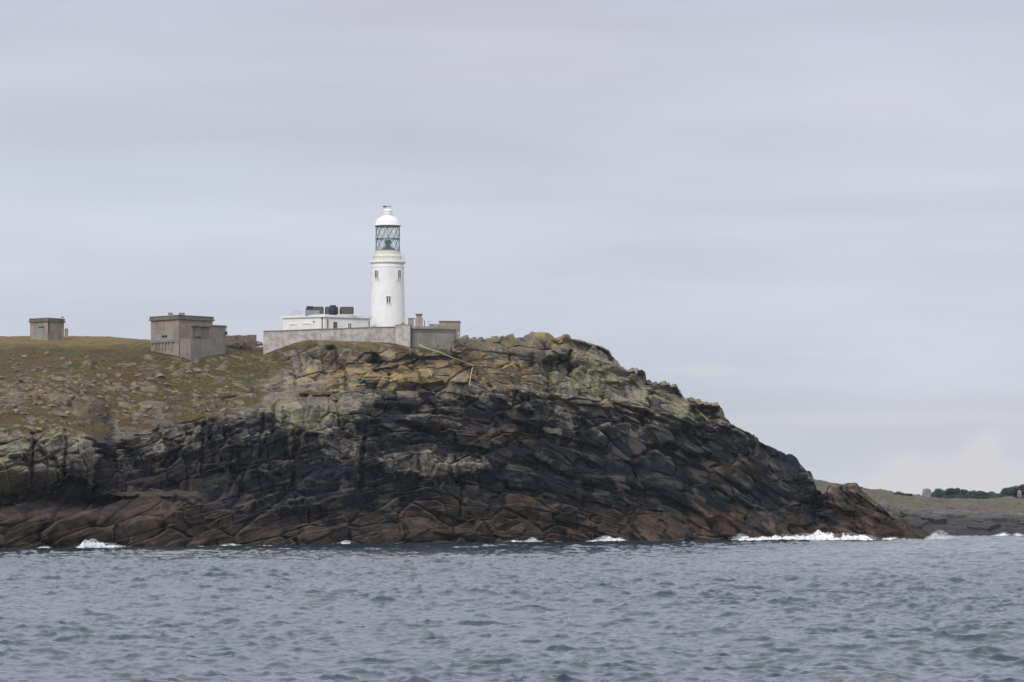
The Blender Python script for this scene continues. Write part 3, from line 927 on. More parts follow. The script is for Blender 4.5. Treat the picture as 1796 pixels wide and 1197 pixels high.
m.lathe(lx, LY, [(24.6 * pxm, lz(458.7)), (24.6 * pxm, lz(452)), (25.3 * pxm, lz(451.6)), (25.3 * pxm, lz(450.2)), (23.6 * pxm, lz(449.9)), (22.4 * pxm, lz(447)), (22.4 * pxm, lz(441.3)), (22.9 * pxm, lz(441)), (22.9 * pxm, lz(440.2)), (20, lz(440.1)) if 0 else (21.0 * pxm, lz(440.1))], 72)
m.build('lantern_base', M_cream, lh)
rr = 21.0 * pxm
gz0, gz1 = lz(440.2), lz(397.2)
m = MB()
m.lathe(lx, LY, [(rr - .06, gz0), (rr - .06, gz1)], 64, caps=False)
lg = m.build('lantern_glass', M_glass, lh, smooth=True)
m = MB()
nb = 12
for k in range(nb):
    a0 = 2 * math.pi * k / nb + .1
    for sgn in (1, -1):
        for h0, h1 in ((0, .5), (.5, 1)):
            for q in range(1):
                pts = []
                for j in range(5):
                    u = j / 4
                    a = a0 + sgn * (h0 * 2 + u) * math.pi * 2 / nb
                    pts.append((lx + rr * math.cos(a), LY + rr * math.sin(a), gz0 + (gz1 - gz0) * (h0 + (h1 - h0) * u)))
                m.tube(pts, 0.033, 5)
m.build('astragal_lattice', M_astr, lh)
for yy in (440.0, 419.6, 397.6):
    m = MB()
    w = 0.07 if yy == 419.6 else .09
    m.lathe(lx, LY, [(rr - .03, lz(yy) - w), (rr + .06, lz(yy) - w), (rr + .06, lz(yy) + w), (rr - .03, lz(yy) + w)], 64)
    m = MB()
    vs = []
    n = 64
    for (r_, z_) in ((rr - .03, -w), (rr + .07, -w), (rr + .07, w), (rr - .03, w)):
        vs += [(lx + r_ * math.cos(2 * math.pi * k / n), LY + r_ * math.sin(2 * math.pi * k / n), lz(yy) + z_) for k in range(n)]
    fs = [(q * n + k, q * n + (k + 1) % n, ((q + 1) % 4) * n + (k + 1) % n, ((q + 1) % 4) * n + k) for q in range(4) for k in range(n)]
    m.add(vs, fs)
    m.build('glazing_ring', M_astr, lh)
# optic and its stand
m = MB()
m.lathe(lx + .05, LY, [(1.15, lz(440)), (.95, lz(437)), (.55, lz(434)), (.42, lz(431)), (.30, lz(428))], 24)
op = m.build('optic', M_optic, lh, smooth=True)
m = MB()
m.lathe(lx + .05, LY, [(.28, lz(428)), (.52, lz(427)), (.60, lz(424.5)), (.5, lz(422)), (.25, lz(420.5))], 24)
m.build('lens', M_optic, op, smooth=True)
m = MB()
m.tube([(lx + .05, LY, lz(420.5)), (lx + .05, LY, lz(397))], .05, 6)
for a in (0.3, 2.4, 4.5):
    m.tube([(lx + .3 * math.cos(a), LY + .3 * math.sin(a), lz(431)), (lx + 1.3 * math.cos(a), LY + 1.3 * math.sin(a), lz(440))], .09, 6)
m.build('stand', M_optic, op)
# dome, vent, vane
m = MB()
prof = [(22.3, 397.0), (23.6, 396.6), (23.8, 395.6), (22.8, 394.9), (22.2, 392.5), (20.8, 389), (18.5, 385.6), (15.6, 382.8), (12.6, 381), (11.2, 380.4), (10.9, 379.2), (9.4, 378.9)]
m.lathe(lx, LY, [(r * pxm, lz(y)) for r, y in prof], 56)
m.build('dome_roof', M_white, lh, smooth=True)
m = MB()
prof = [(8.4, 379), (8.4, 376.6), (9.2, 376.4), (9.2, 375), (7.8, 374.6), (7.8, 371.5), (8.4, 371.2), (8.0, 369.4), (5.5, 367.8), (2.0, 366.8)]
m.lathe(lx, LY, [(r * pxm, lz(y)) for r, y in prof], 32)
m.build('roof_vent', M_white, lh)
m = MB()
m.tube([(lx, LY, lz(367)), (lx, LY, lz(358))], .035, 6)
m.build('mast', M_steel, lh)
m = MB()
m.box((lx - .48, LY, lz(362.8)), (.55, .05, .26))
m.box((lx - .1, LY, lz(362.8)), (.9, .04, .05))
m.box((lx + .42, LY, lz(362.8)), (.22, .05, .14))
m.build('weather_vane', M_dark, lh)
# gallery railing
m = MB()
rg = 30.2 * pxm
for k in range(24):
    a = 2 * math.pi * k / 24
    m.tube([(lx + rg * math.cos(a), LY + rg * math.sin(a), lz(458.8)), (lx + rg * math.cos(a), LY + rg * math.sin(a), lz(446.5))], .022, 5)
for yy in (446.5, 450.5, 454.5):
    m.tube([(lx + rg * math.cos(2 * math.pi * k / 36), LY + rg * math.sin(2 * math.pi * k / 36), lz(yy)) for k in range(37)], .018, 4)
m.build('railing', M_white, lh)
# tower windows, set in sunk white surrounds
for px_, y0, y1, w in ((661.5, 476, 489, 5.0), (700.6, 476, 489, 5.0), (682.2, 521.5, 533, 6.5)):
    z0, z1 = lz(y1), lz(y0)
    rad = (28.5 if y0 < 500 else 29.5) * pxm
    dx_ = (px_ - 680) * pxm
    a = math.asin(max(-.95, min(.95, dx_ / rad)))
    nx_, ny_ = math.sin(a), -math.cos(a)
    cx_, cy_ = lx + nx_ * rad, LY + ny_ * rad
    wm = w * pxm / max(.45, math.cos(a))
    rz = a
    m = MB()
    # surround made of four bars so that the pane sits back in it
    t_ = .11
    m.box((cx_ + nx_ * .05, cy_ + ny_ * .05, z1 + t_ / 2), (wm + 2 * t_, .14, t_), rz)
    m.box((cx_ + nx_ * .07, cy_ + ny_ * .07, z0 - t_ / 2), (wm + 3 * t_, .22, t_), rz)
    for s_ in (-1, 1):
        m.box((cx_ + nx_ * .05 + s_ * math.cos(rz) * (wm / 2 + t_ / 2), cy_ + ny_ * .05 + s_ * math.sin(rz) * (wm / 2 + t_ / 2), (z0 + z1) / 2), (t_, .135, z1 - z0), rz)
    m.box((cx_ + nx_ * .05, cy_ + ny_ * .05, (z0 + z1) / 2), (.12 if w > 6 else .06, .06, z1 - z0), rz)
    wn = m.build('window', M_white, lh)
    m = MB()
    m.box((cx_ - nx_ * .02, cy_ - ny_ * .02, (z0 + z1) / 2), (wm, .1, z1 - z0), rz)
    m.build('pane', M_glassd, wn)
    m = MB()
    m.box((cx_ + nx_ * .04, cy_ + ny_ * .04, z0 - .42), (wm + .5, .1, .07), rz)
    m.build('sill', M_white, wn)


# ------------------------------------------------------------------ block buildings
def foot(near, left, right):
    """near, left, right corners as (px, Y); the fourth corner closes the parallelogram"""
    n = np.array([PX(*near), near[1]])
    l = np.array([PX(*left), left[1]])
    r = np.array([PX(*right), right[1]])
    return [tuple(n), tuple(r), tuple(l + r - n), tuple(l)]


def grow(ft, d):
    c = np.mean(np.array(ft), 0)
    out_ = []
    n = len(ft)
    for i in range(n):
        p = np.array(ft[i])
        e1 = p - np.array(ft[i - 1])
        e2 = np.array(ft[(i + 1) % n]) - p
        e1 /= np.linalg.norm(e1)
        e2 /= np.linalg.norm(e2)
        n1 = np.array([e1[1], -e1[0]])
        n2 = np.array([e2[1], -e2[0]])
        if n1 @ (p - c) < 0:
            n1 = -n1
        if n2 @ (p - c) < 0:
            n2 = -n2
        out_.append(tuple(p + d * (n1 + n2) / (1 + n1 @ n2)))
    return out_


def on_face(a, b, u, out=0.0):
    """point at fraction u from corner a to b, pushed outwards (towards the camera)"""
    a, b = np.array(a), np.array(b)
    e = (b - a) / np.linalg.norm(b - a)
    n = np.array([e[1], -e[0]])
    if n[1] > 0:
        n = -n
    p = a + (b - a) * u + n * out
    return p, math.atan2(e[1], e[0])


def slab(m, a, b, u0, u1, z0, z1, out=0.02, th=0.06):
    """thin panel on a wall between fractions u0,u1"""
    p0, rz = on_face(a, b, u0, out)
    p1, _ = on_face(a, b, u1, out)
    c = (p0 + p1) / 2
    m.box((c[0], c[1], (z0 + z1) / 2), (float(np.linalg.norm(p1 - p0)), th, z1 - z0), rz)


def uof(a, b, px):
    """fraction along a-b that stands at photo column px"""
    k = (px - CX) / F
    ax, ay = a
    bx_, by_ = b
    return (k * ay - ax) / ((bx_ - ax) - k * (by_ - ay))


# keepers' house
K = foot((569, 690), (497, 694.5), (648.5, 696))
kz = lambda py: PZ(py, 690)
kh = empty('keepers_house', (*np.mean(np.array(K), 0), kz(600)), 'low white flat roofed house beside the lighthouse behind the boundary wall', 'house')
m = MB()
m.prism(K, kz(602), kz(557))
m.build('wall', M_white, kh)
m = MB()
m.prism(grow(K, .16), kz(557.2), kz(556.2))
m.prism(grow(K, .26), kz(556.2), kz(552.2))
m.build('roof', M_white, kh)
NL, NR_ = K[0], K[1]
LL = K[3]
for px0, px1, y0, y1 in ((585, 590.3, 565, 574.5), (610.3, 615.5, 566.3, 575)):
    u0, u1 = uof(NL, NR_, px0), uof(NL, NR_, px1)
    m = MB()
    slab(m, NL, NR_, u0, u1, kz(y1), kz(y0), .01, .06)
    du_ = (u1 - u0) * .1
    w_ = None
    fr = MB()
    for a_, b_, c_, d_ in ((u0 - du_, u0, y0, y1), (u1, u1 + du_, y0, y1), (u0 - du_, u1 + du_, y0 - .8, y0), (u0 - 2 * du_, u1 + 2 * du_, y1, y1 + 1.0), ((u0 + u1) / 2 - du_ / 2, (u0 + u1) / 2 + du_ / 2, y0, y1), (u0, u1, (y0 + y1) / 2 - .3, (y0 + y1) / 2 + .3)):
        slab(fr, NL, NR_, a_, b_, kz(d_), kz(c_), .05, .07)
    w_ = fr.build('window', M_winfr if px0 < 600 else M_white, kh)
    m.build('pane', M_glassd, w_)
for px0, px1, y0, y1 in ((508, 519.5, 567, 590), (531, 546, 566.5, 590)):
    m = MB()
    u0, u1 = uof(LL, NL, px0), uof(LL, NL, px1)
    slab(m, LL, NL, u0, u1, kz(y0 + .9), kz(y0), .06, .12)
    slab(m, LL, NL, u0, u0 + (u1 - u0) * .07, kz(y1), kz(y0 + .9), .05, .08)
    slab(m, LL, NL, u1 - (u1 - u0) * .07, u1, kz(y1), kz(y0 + .9), .05, .08)
    m.build('blocked_window', M_white, kh)
for px0, fa, fb, y0 in ((565.5, LL, NL, 557.5), (574.2, NL, NR_, 560), (647.0, NL, NR_, 560.5)):
    u = uof(fa, fb, px0)
    p, _ = on_face(fa, fb, min(u, .99), .1)
    m = MB()
    m.tube([(p[0], p[1], kz(y0)), (p[0], p[1], kz(592))], .075, 8)
    if px0 < 570:
        m.box((p[0], p[1], kz(y0 + .6)), (.3, .22, .22))
    m.build('downpipe', M_pipe, kh)
m = MB()
p, _ = on_face(LL, NL, uof(LL, NL, 551), .12)
m.box((p[0], p[1], kz(563.8)), (.16, .2, .22))
m.build('wall_lamp', M_dark, kh)


# on the flat roof: solar racks, tank, guard rail
def rack(px0, px1, ya, yb, Yd, label):
    e = empty('solar_rack', (PX((px0 + px1) / 2, Yd), Yd, kz(552.2)), label, 'solar rack', 'racks on the flat roof of the white house')
    x0, x1 = PX(px0, Yd), PX(px1, Yd)
    z0, z1 = PZ(yb, Yd), PZ(ya, Yd)
    dep = 1.1
    m = MB()
    m.add([(x0, Yd, z0 + .1), (x1, Yd, z0 + .1), (x1, Yd + dep, z1), (x0, Yd + dep, z1), (x0, Yd, z0 + .04), (x1, Yd, z0 + .04), (x1, Yd + dep, z1 - .06), (x0, Yd + dep, z1 - .06)],
          [(0, 1, 2, 3), (7, 6, 5, 4), (0, 4, 5, 1), (1, 5, 6, 2), (2, 6, 7, 3), (3, 7, 4, 0)])
    m.build('panel', M_rack, e)
    m = MB()
    n = max(2, int((x1 - x0) / .42))
    for k in range(n + 1):
        x = x0 + (x1 - x0) * k / n
        m.tube([(x, Yd - .04, z0 + .1), (x, Yd + dep - .04, z1 + .04)], .028, 4)
    for k in range(4):
        u = k / 3
        m.tube([(x0, Yd - .05 + dep * u, z0 + .1 + (z1 - z0 - .1) * u), (x1, Yd - .05 + dep * u, z0 + .1 + (z1 - z0 - .1) * u)], .03, 4)
    m.build('frame', M_steel if px1 - px0 > 100 else M_wood, e)
    for x in (x0 + .05, x1 - .05):
        m = MB()
        m.tube([(x, Yd + dep - .1, kz(552.4)), (x, Yd + dep - .1, z1)], .05, 6)
        m.build('leg', M_white, e)
    return e


M_wood = mat('rack_frame', (0.19, 0.17, 0.145), (0.11, 0.10, 0.088), 5, 0.8, 0.0)
rack(536.5, 567.6, 538, 551.5, 692.6, 'leftmost solar rack on the white house roof behind the grey rail')
rack(569.5, 593, 538, 551.8, 692.6, 'middle solar rack on the white house roof behind the black tank')
rack(595.5, 620.5, 538.2, 552, 692.8, 'rightmost solar rack on the white house roof nearest the tower')
m = MB()
for x in (568.4, 594.2, 621.6):
    pass
tk = empty('water_tank', (PX(584, 691.6), 691.6, kz(552.2)), 'black water tank standing before the racks on the white house roof', 'tank')
m = MB()
x_, y_ = PX(584, 691.7), 691.7
m.lathe(x_, y_, [(.66, kz(552.1)), (.68, kz(549)), (.68, kz(541)), (.62, kz(539.2)), (.5, kz(538.4))], 28)
m.build('body', M_navy, tk, smooth=True)
m = MB()
m.lathe(x_, y_, [(.5, kz(538.4)), (.52, kz(535.6)), (.44, kz(534.9))], 24)
m.build('lid', M_navy, tk)
for px_ in (568.5, 594.3, 621.3):
    m = MB()
    m.tube([(PX(px_, 692), 692, kz(552.2)), (PX(px_ + .6, 692.9), 692.9, kz(536.5))], .07, 6)
    tag(m.build('roof_post', M_white), {568.5: 'white post between the left and middle solar racks', 594.3: 'white post just right of the black roof tank', 621.3: 'white post at the tower end of the solar racks'}[px_], 'post', 'white posts between the roof racks')
e = empty('roof_tank', (PX(548, 691.8), 691.8, kz(552.2)), 'low grey water cistern with dark lid at the left end of the racks', 'cistern')
m = MB()
ft = [(PX(535.5, 691.4), 691.4), (PX(560, 691.2), 691.2), (PX(560, 691.2), 692.2), (PX(535.5, 691.4), 692.4)]
m.prism(ft, kz(552.2), kz(544))
m.build('body', M_steel, e)
m = MB()
for k in range(9):
    u = k / 8
    x = ft[0][0] + (ft[1][0] - ft[0][0]) * u
    y = ft[0][1] + (ft[1][1] - ft[0][1]) * u
    m.box((x, y - .03, kz(548)), (.06, .06, .7))
m.build('rib', M_steel, e)
m = MB()
m.prism([(PX(536, 692.0), 691.5), (PX(551, 692), 691.5), (PX(551, 692), 692.3), (PX(536, 692), 692.3)], kz(543.9), kz(541), [(PX(538, 692.0), 691.6), (PX(549, 692), 691.6), (PX(549, 692), 692.2), (PX(538, 692), 692.2)])
m.prism([(PX(538, 692.0), 691.65), (PX(549, 692), 691.65), (PX(549, 692), 692.1), (PX(538, 692), 692.1)], kz(540.9), kz(536.6))
m.build('lid', M_navy, e)
e = empty('guard_rail', (PX(520, 693), 693, kz(552.2)), 'thin white guard rail at the left corner of the house roof', 'railing')
for px_ in (512, 517, 523, 529):
    m = MB()
    m.tube([(PX(px_, 693.2), 693.2, kz(552.4)), (PX(px_, 693.2), 693.2, kz(544.3))], .022, 4)
    m.build('post', M_steel, e)
m = MB()
for yy in (544.3, 548):
    m.tube([(PX(511.5, 693.2), 693.2, kz(yy)), (PX(529.5, 693.2), 693.2, kz(yy))], .02, 4)
m.build('rail', M_steel, e)


# boundary wall: a run of battered wall following the ground
def wall_run(name, pts, m_, th, label, cat, base_drop=3.5, coping=None):
    """pts: (px, Y, top row) ; one continuous wall"""
    e = empty(name, (PX(pts[0][0], pts[0][1]), pts[0][1], PZ(pts[0][2] + 30, pts[0][1])), label, cat)
    n = len(pts)
    outv, faces = [], []
    for i, (px_, Y_, yt) in enumerate(pts):
        x, z = PX(px_, Y_), PZ(yt, Y_)
        outv += [(x, Y_ - .35, z - base_drop), (x, Y_, z), (x, Y_ + th, z), (x, Y_ + th + .35, z - base_drop)]
    for i in range(n - 1):
        k = i * 4
        faces += [(k, k + 4, k + 5, k + 1), (k + 1, k + 5, k + 6, k + 2), (k + 2, k + 6, k + 7, k + 3), (k, k + 3, k + 7, k + 4)]
    faces += [(0, 1, 2, 3), (4 * n - 1, 4 * n - 2, 4 * n - 3, 4 * n - 4)]
    mm = MB()
    mm.add(outv, faces)
    mm.build('wall', m_, e)
    if coping:
        mm = MB()
        for i in range(n - 1):
            (a, A, ya), (b, B, yb) = pts[i], pts[i + 1]
            mm.add([(PX(a, A), A - .1, PZ(ya, A)), (PX(b, B), B - .1, PZ(yb, B)), (PX(b, B), B + th + .1, PZ(yb, B)), (PX(a, A), A + th + .1, PZ(ya, A)),
                    (PX(a, A), A - .1, PZ(ya, A) + .13), (PX(b, B), B - .1, PZ(yb, B) + .13), (PX(b, B), B + th + .1, PZ(yb, B) + .13), (PX(a, A), A + th + .1, PZ(ya, A) + .13)],
                   [(0, 3, 2, 1), (4, 5, 6, 7), (0, 1, 5, 4), (1, 2, 6, 5), (2, 3, 7, 6), (3, 0, 4, 7)])
        mm.build('coping', coping, e)
    return e


M_cope = mat('stained_coping', (0.26, 0.24, 0.21), (0.17, 0.155, 0.135), 1.2, 0.95, 0.02)
wall_run('boundary_wall', [(462, 683, 582), (500, 684, 581), (560, 686, 578.3), (600, 687.3, 577.5), (640, 688.6, 575.5), (663, 689.5, 575), (694, 690.6, 574.5)], M_wall, .45,
         'long whitewashed stone wall in front of the white house', 'wall', 5.2, M_cope)
wz_ = lambda py: PZ(py, 689)
e = empty('gate_pier', (PX(707, 689), 689, wz_(612)), 'pale rendered block between the long wall and the grey outbuilding', 'wall block')
m = MB()
m.prism(foot((719, 688.5), (693.5, 689.6), (722, 691.5)), wz_(616), wz_(570.8))
m.build('wall', M_wall, e)
m = MB()
m.prism(grow(foot((719, 688.5), (693.5, 689.6), (722, 691.5)), .06), wz_(570.8), wz_(569.6))
m.build('coping', M_cope, e)
m = MB()
m.lathe(PX(706, 690.5), 690.5, [(.28, wz_(569.6)), (.28, wz_(567)), (.12, wz_(565.2))], 12)
m.build('finial', M_cope, e)

# grey outbuilding
g1 = foot((721.5, 690), (720.5, 699), (796.5, 692))
gz_ = lambda py: PZ(py, 690)
gb = empty('outbuilding', (*np.mean(np.array(g1), 0), gz_(616)), 'grey rendered outbuilding with cornice and chimney right of the lighthouse', 'building')
m = MB()
m.prism(g1, gz_(624), gz_(582))
m.build('wall', M_concg, gb)
m = MB()
m.prism(grow(g1, .12), gz_(582), gz_(580))
m.prism(grow(g1, .03), gz_(580), gz_(578))
m.prism(grow(g1, .2), gz_(578), gz_(576.2))
m.build('cornice', M_concd, gb)
m = MB()
m.prism(grow(g1, .02), gz_(576.2), gz_(572.5))
m.build('parapet', M_conc, gb)
m = MB()
m.prism([(PX(753, 693), 692.5), (PX(770, 693), 692.5), (PX(770, 693), 696), (PX(753, 693), 696)], gz_(576), gz_(567.2))
m.build('roof_block', M_conc, gb)
for px_ in (768, 779):
    m = MB()
    a, b = g1[0], g1[1]
    u = uof(a, b, px_)
    slab(m, a, b, u - .018, u + .018, gz_(607.5), gz_(605.5), .01, .06)
    m.build('vent', M_dark, gb)
for p0, p1 in ((767, 770), (777, 780)):
    pass
hb = empty('store', (PX(788, 696), 696, PZ(600, 696)), 'plain concrete store rising behind the grey outbuilding', 'building')
f2 = [(PX(770.5, 694.5), 694.5), (PX(806.3, 694.5), 695.5), (PX(806.3, 694.5), 701), (PX(770.5, 694.5), 701)]
m = MB()
m.prism(f2, PZ(620, 695), PZ(564.8, 695))
m.build('wall', M_conc, hb)
m = MB()
m.prism(grow(f2, .1), PZ(564.8, 695), PZ(563.2, 695))
m.build('roof', M_concd, hb)
m = MB()
m.box((PX(801, 693.2), 693.4, PZ(592, 693.2)), (.95, .8, 1.8))
m.build('whitewashed_panel', M_wall, hb)
ch = empty('chimney_block', (PX(735, 693), 693, gz_(573)), 'brown brick chimney with flat cap beside a tall slab on the outbuilding roof', 'chimney')
m = MB()
m.prism([(PX(728.5, 693), 692.6), (PX(741.5, 693), 692.6), (PX(741.5, 693), 693.8), (PX(728.5, 693), 693.8)], gz_(575), gz_(557.5))
m.prism([(PX(730, 693), 692.7), (PX(740, 693), 692.7), (PX(740, 693), 693.7), (PX(730, 693), 693.7)], gz_(557.5), gz_(551))
m.build('stack', M_conc, ch)
m = MB()
m.prism([(PX(728.8, 693), 692.5), (PX(741, 693), 692.5), (PX(741, 693), 693.9), (PX(728.8, 693), 693.9)], gz_(551), gz_(549.3))
m.build('cap', M_concd, ch)
m = MB()
m.prism([(PX(716, 693), 692.9), (PX(725.5, 693), 692.9), (PX(725.5, 693), 693.6), (PX(716, 693), 693.6)], gz_(575), gz_(558.3))
m.build('slab', M_conc, ch)
m = MB()
m.prism([(PX(715.5, 693), 692.8), (PX(728.4, 693), 692.8), (PX(728.4, 693), 693.7), (PX(715.5, 693), 693.7)], gz_(558.3), gz_(557))
m.build('lintel', M_concd, ch)
m = MB()
m.tube([(PX(744.6, 692.5), 692.5, gz_(573)), (PX(744.6, 692.5), 692.5, gz_(561))], .07, 6)
tag(m.build('vent_pipe', M_pipe), 'thin dark pipe standing right of the outbuilding chimney', 'pipe')
m = MB()
m.tube([(PX(752, 693), 693, gz_(573)), (PX(752, 693), 693, gz_(562))], .03, 5)
m.tube([(PX(748, 693), 693, gz_(563.5)), (PX(759, 693), 693, gz_(562))], .025, 5)
for q in range(4):
    m.tube([(PX(750 + q * 2.4, 693), 692.7, gz_(563.6 - q * .3)), (PX(750 + q * 2.4, 693), 693.3, gz_(562.2 - q * .3))], .025, 4)
tag(m.build('antenna', M_steel), 'small aerial on a thin mast above the outbuilding roof', 'aerial')


def rubble(px, py, Yd, w, h, m_, seed, name, label, cat='rubble', kind='stuff', n=26):
    r = random.Random(seed)
    mm = MB()
    for k in range(n):
        x = PX(px + r.uniform(-w, w), Yd)
        y = Yd + r.uniform(-.6, .6)
        z = PZ(py, Yd) + r.uniform(-.2, h)
        s = r.uniform(.18, .5)
        mm.box((x, y, z), (s * 1.4, s, s * .7), r.uniform(0, 3))
    o = mm.build(name, m_)
    return tag(o, label, cat, kind=kind)


rubble(800, 615, 689.5, 13, .45, M_pink, 3, 'rubble_pile', 'pinkish rubble heap at the foot of the grey outbuilding')
# dark bushy growth right of the building
rubble(806, 606, 692, 9, 1.0, M_stone, 9, 'stone_heap', 'heap of broken stone beside the concrete store wall', n=30)

# bunker (left of the wall)
BK = foot((313.8, 672), (264.5, 678.5), (373, 679))
bz_ = lambda py: PZ(py, 672)
bk = empty('bunker', (*np.mean(np.array(BK), 0), bz_(622)), 'large square concrete block house with boarded windows and flat roof', 'building')
m = MB()
m.prism(BK, bz_(632), bz_(560))
m.build('wall', M_conc, bk)
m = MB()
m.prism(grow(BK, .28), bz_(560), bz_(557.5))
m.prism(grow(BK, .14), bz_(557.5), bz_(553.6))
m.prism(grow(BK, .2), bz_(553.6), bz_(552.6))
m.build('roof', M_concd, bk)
nb_, lb_, rb_ = BK[0], BK[3], BK[1]
for p0, p1 in ((272, 283.5), (294.5, 305)):
    u0, u1 = uof(lb_, nb_, p0), uof(lb_, nb_, p1)
    m = MB()
    slab(m, lb_, nb_, u0, u1, bz_(596.5), bz_(584.5), .02, .08)
    m.build('boarded_window', M_panel, bk)
m = MB()
u0, u1 = uof(lb_, nb_, 284.5), uof(lb_, nb_, 293)
slab(m, lb_, nb_, u0, u1, bz_(590.5), bz_(587), .02, .06)
m.build('vent', M_dark, bk)
m = MB()
u0, u1 = uof(lb_, nb_, 266), uof(lb_, nb_, 306)
slab(m, lb_, nb_, u0, u1, bz_(600.2), bz_(597.6), .12, .3)
m.build('ledge', M_concg, bk)
for k in range(6):
    p0 = 272 + k * 5.6
    m = MB()
    slab(m, lb_, nb_, uof(lb_, nb_, p0), uof(lb_, nb_, p0 + 2.2), bz_(612), bz_(600.3), .08, .2)
    m.build('buttress', M_conc, bk)
# recessed right half: a projecting beam over a darker bay with a pale shutter
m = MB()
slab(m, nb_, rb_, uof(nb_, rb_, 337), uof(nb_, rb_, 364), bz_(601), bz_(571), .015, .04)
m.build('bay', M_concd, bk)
m = MB()
slab(m, nb_, rb_, uof(nb_, rb_, 335), uof(nb_, rb_, 365.5), bz_(571), bz_(568.6), .14, .3)
m.build('lintel', M_concg, bk)
m = MB()
slab(m, nb_, rb_, uof(nb_, rb_, 343), uof(nb_, rb_, 350), bz_(587.5), bz_(573.5), .05, .07)
m.build('shutter', M_concg, bk)
m = MB()
slab(m, nb_, rb_, uof(nb_, rb_, 342), uof(nb_, rb_, 351.5), bz_(589.3), bz_(587.5), .12, .25)
m.build('sill', M_concd, bk)
for px_, w_ in ((299, 4), (319, 5)):
    m = MB()
    m.box((PX(px_, 676), 676, PZ(551.2 - .4, 676)), (w_ * 2 * .089, .6, .35))
    m.build('roof_vent', M_concg, bk)
# stout base wall in front of the right half, and the annex
bw_ = empty('blast_wall', (PX(355, 671), 671, PZ(615, 671)), 'low thick concrete wall wrapped round the block house corner', 'wall')
m = MB()
f3 = [(PX(316, 671), 671.0), (PX(334, 669.5), 669.5), (PX(394.8, 676.5), 676.5), (PX(394.8, 677), 677.8), (PX(334, 669.5), 671.4), (PX(320, 671), 671.9)]
m.prism(f3, PZ(635, 671), [PZ(594, 671), PZ(596, 669.5), PZ(593.5, 676.5), PZ(593.5, 677.8), PZ(596, 671.4), PZ(594, 672)])
m.build('wall', M_concg, bw_)
an = empty('annex', (PX(384, 679), 679, PZ(600, 679)), 'lower flat roofed pinkish annex at the right end of the block house', 'building')
M_annex = mat('pinkish_render', (0.225, 0.185, 0.16), (0.175, 0.15, 0.132), 0.7, 0.92, 0.02)
f4 = [(PX(366, 678), 678.0), (PX(394, 680), 680.6), (PX(396, 684), 684), (PX(370, 682), 683)]
m = MB()
m.prism(f4, PZ(620, 679), PZ(572.3, 679))
m.build('wall', M_annex, an)
m = MB()
m.prism(grow(f4, .12), PZ(572.3, 679), PZ(570.3, 679))
m.build('roof', M_concg, an)
m = MB()
m.box((PX(396.3, 681), 681, PZ(584.8, 681)), (.46, .4, .5))
m.build('meter_box', M_dark, an)
m = MB()
m.tube([(PX(397.3, 681), 681, PZ(587, 681)), (PX(397.3, 681), 681, PZ(572.5, 681))], .035, 5)
m.box((PX(397.5, 681), 681, PZ(574, 681)), (.3, .1, .22))
tag(m.build('signal_mast', M_steel, an), None)

# ruined low wall behind
M_ruin = mat('brown_rubble_wall', (0.21, 0.17, 0.13), (0.12, 0.10, 0.083), 2.4, 0.95, 0.1, spots=((0.06, 0.05, 0.05), 0.7))
e = wall_run('ruined_wall', [(396, 690, 588.5), (405, 690.2, 589.2), (420, 690.6, 588.0), (427, 690.8, 589), (438, 691, 587.6), (449.5, 691.4, 587.6)], M_ruin, .5, 'low ruined brown stone wall between block house and long wall', 'wall', 2.6)
r_ = random.Random(8)
for grp in range(1):
    m = MB()
    for k in range(46):
        px_ = 396 + r_.uniform(0, 62)
        m.box((PX(px_, 689), 689.3 + r_.uniform(-.3, .3), PZ(606 - r_.uniform(0, 6), 689)), (r_.uniform(.25, .6), .4, r_.uniform(.2, .4)), r_.uniform(-.4, .4))
    tag(m.build('fallen_stone', M_stone), 'fallen grey stones heaped along the foot of the ruined wall', 'rubble', kind='stuff')

# small hut, far left
HT = foot((84, 706), (52.8, 709.5), (112.3, 710))
hz_ = lambda py: PZ(py, 706)
ht = empty('hut', (*np.mean(np.array(HT), 0), hz_(592)), 'small square concrete hut with pale door on the far left crest', 'hut')
m = MB()
m.prism(HT, hz_(600), hz_(564.5))
m.build('wall', M_conc, ht)
m = MB()
m.prism(grow(HT, .2), hz_(564.5), hz_(562.3), grow(HT, .25))
m.prism(grow(HT, .1), hz_(562.3), hz_(558.8))
m.prism(grow(HT, .16), hz_(558.8), hz_(557.6))
m.build('roof', M_concd, ht)
a, b = HT[3], HT[0]
m = MB()
slab(m, a, b, uof(a, b, 69.5), uof(a, b, 76.5), hz_(592), hz_(575), .02, .06)
m.build('door', M_panel, ht)
m = MB()
slab(m, a, b, uof(a, b, 68), uof(a, b, 77.5), hz_(573.5), hz_(571.8), .1, .2)
m.build('lintel', M_concd, ht)
m = MB()
p, _ = on_face(HT[0], HT[1], .03, .1)
m.tube([(p[0], p[1], hz_(564)), (p[0], p[1], hz_(585))], .1, 6)
m.build('downpipe', M_dark, ht)
m = MB()
m.box((PX(109, 708), 708.6, PZ(556.6, 708)), (.35, .3, .22))
m.build('roof_vent', M_concd, ht)
e = empty('stone_post', (PX(116.3, 706), 706, hz_(590)), 'short round topped stone post beside the small hut', 'post')
m = MB()
m.prism([(PX(113.4, 706), 705.8), (PX(119.3, 706), 705.8), (PX(119.3, 706), 706.3), (PX(113.4, 706), 706.3)], hz_(593), hz_(578))
m.build('shaft', M_concg, e, bevel=.03)
m = MB()
m.prism([(PX(113.2, 706), 705.75), (PX(119.5, 706), 705.75), (PX(119.5, 706), 706.35), (PX(113.2, 706), 706.35)], hz_(578), hz_(576.6), [(PX(114.4, 706), 705.9), (PX(118.3, 706), 705.9), (PX(118.3, 706), 706.2), (PX(114.4, 706), 706.2)])
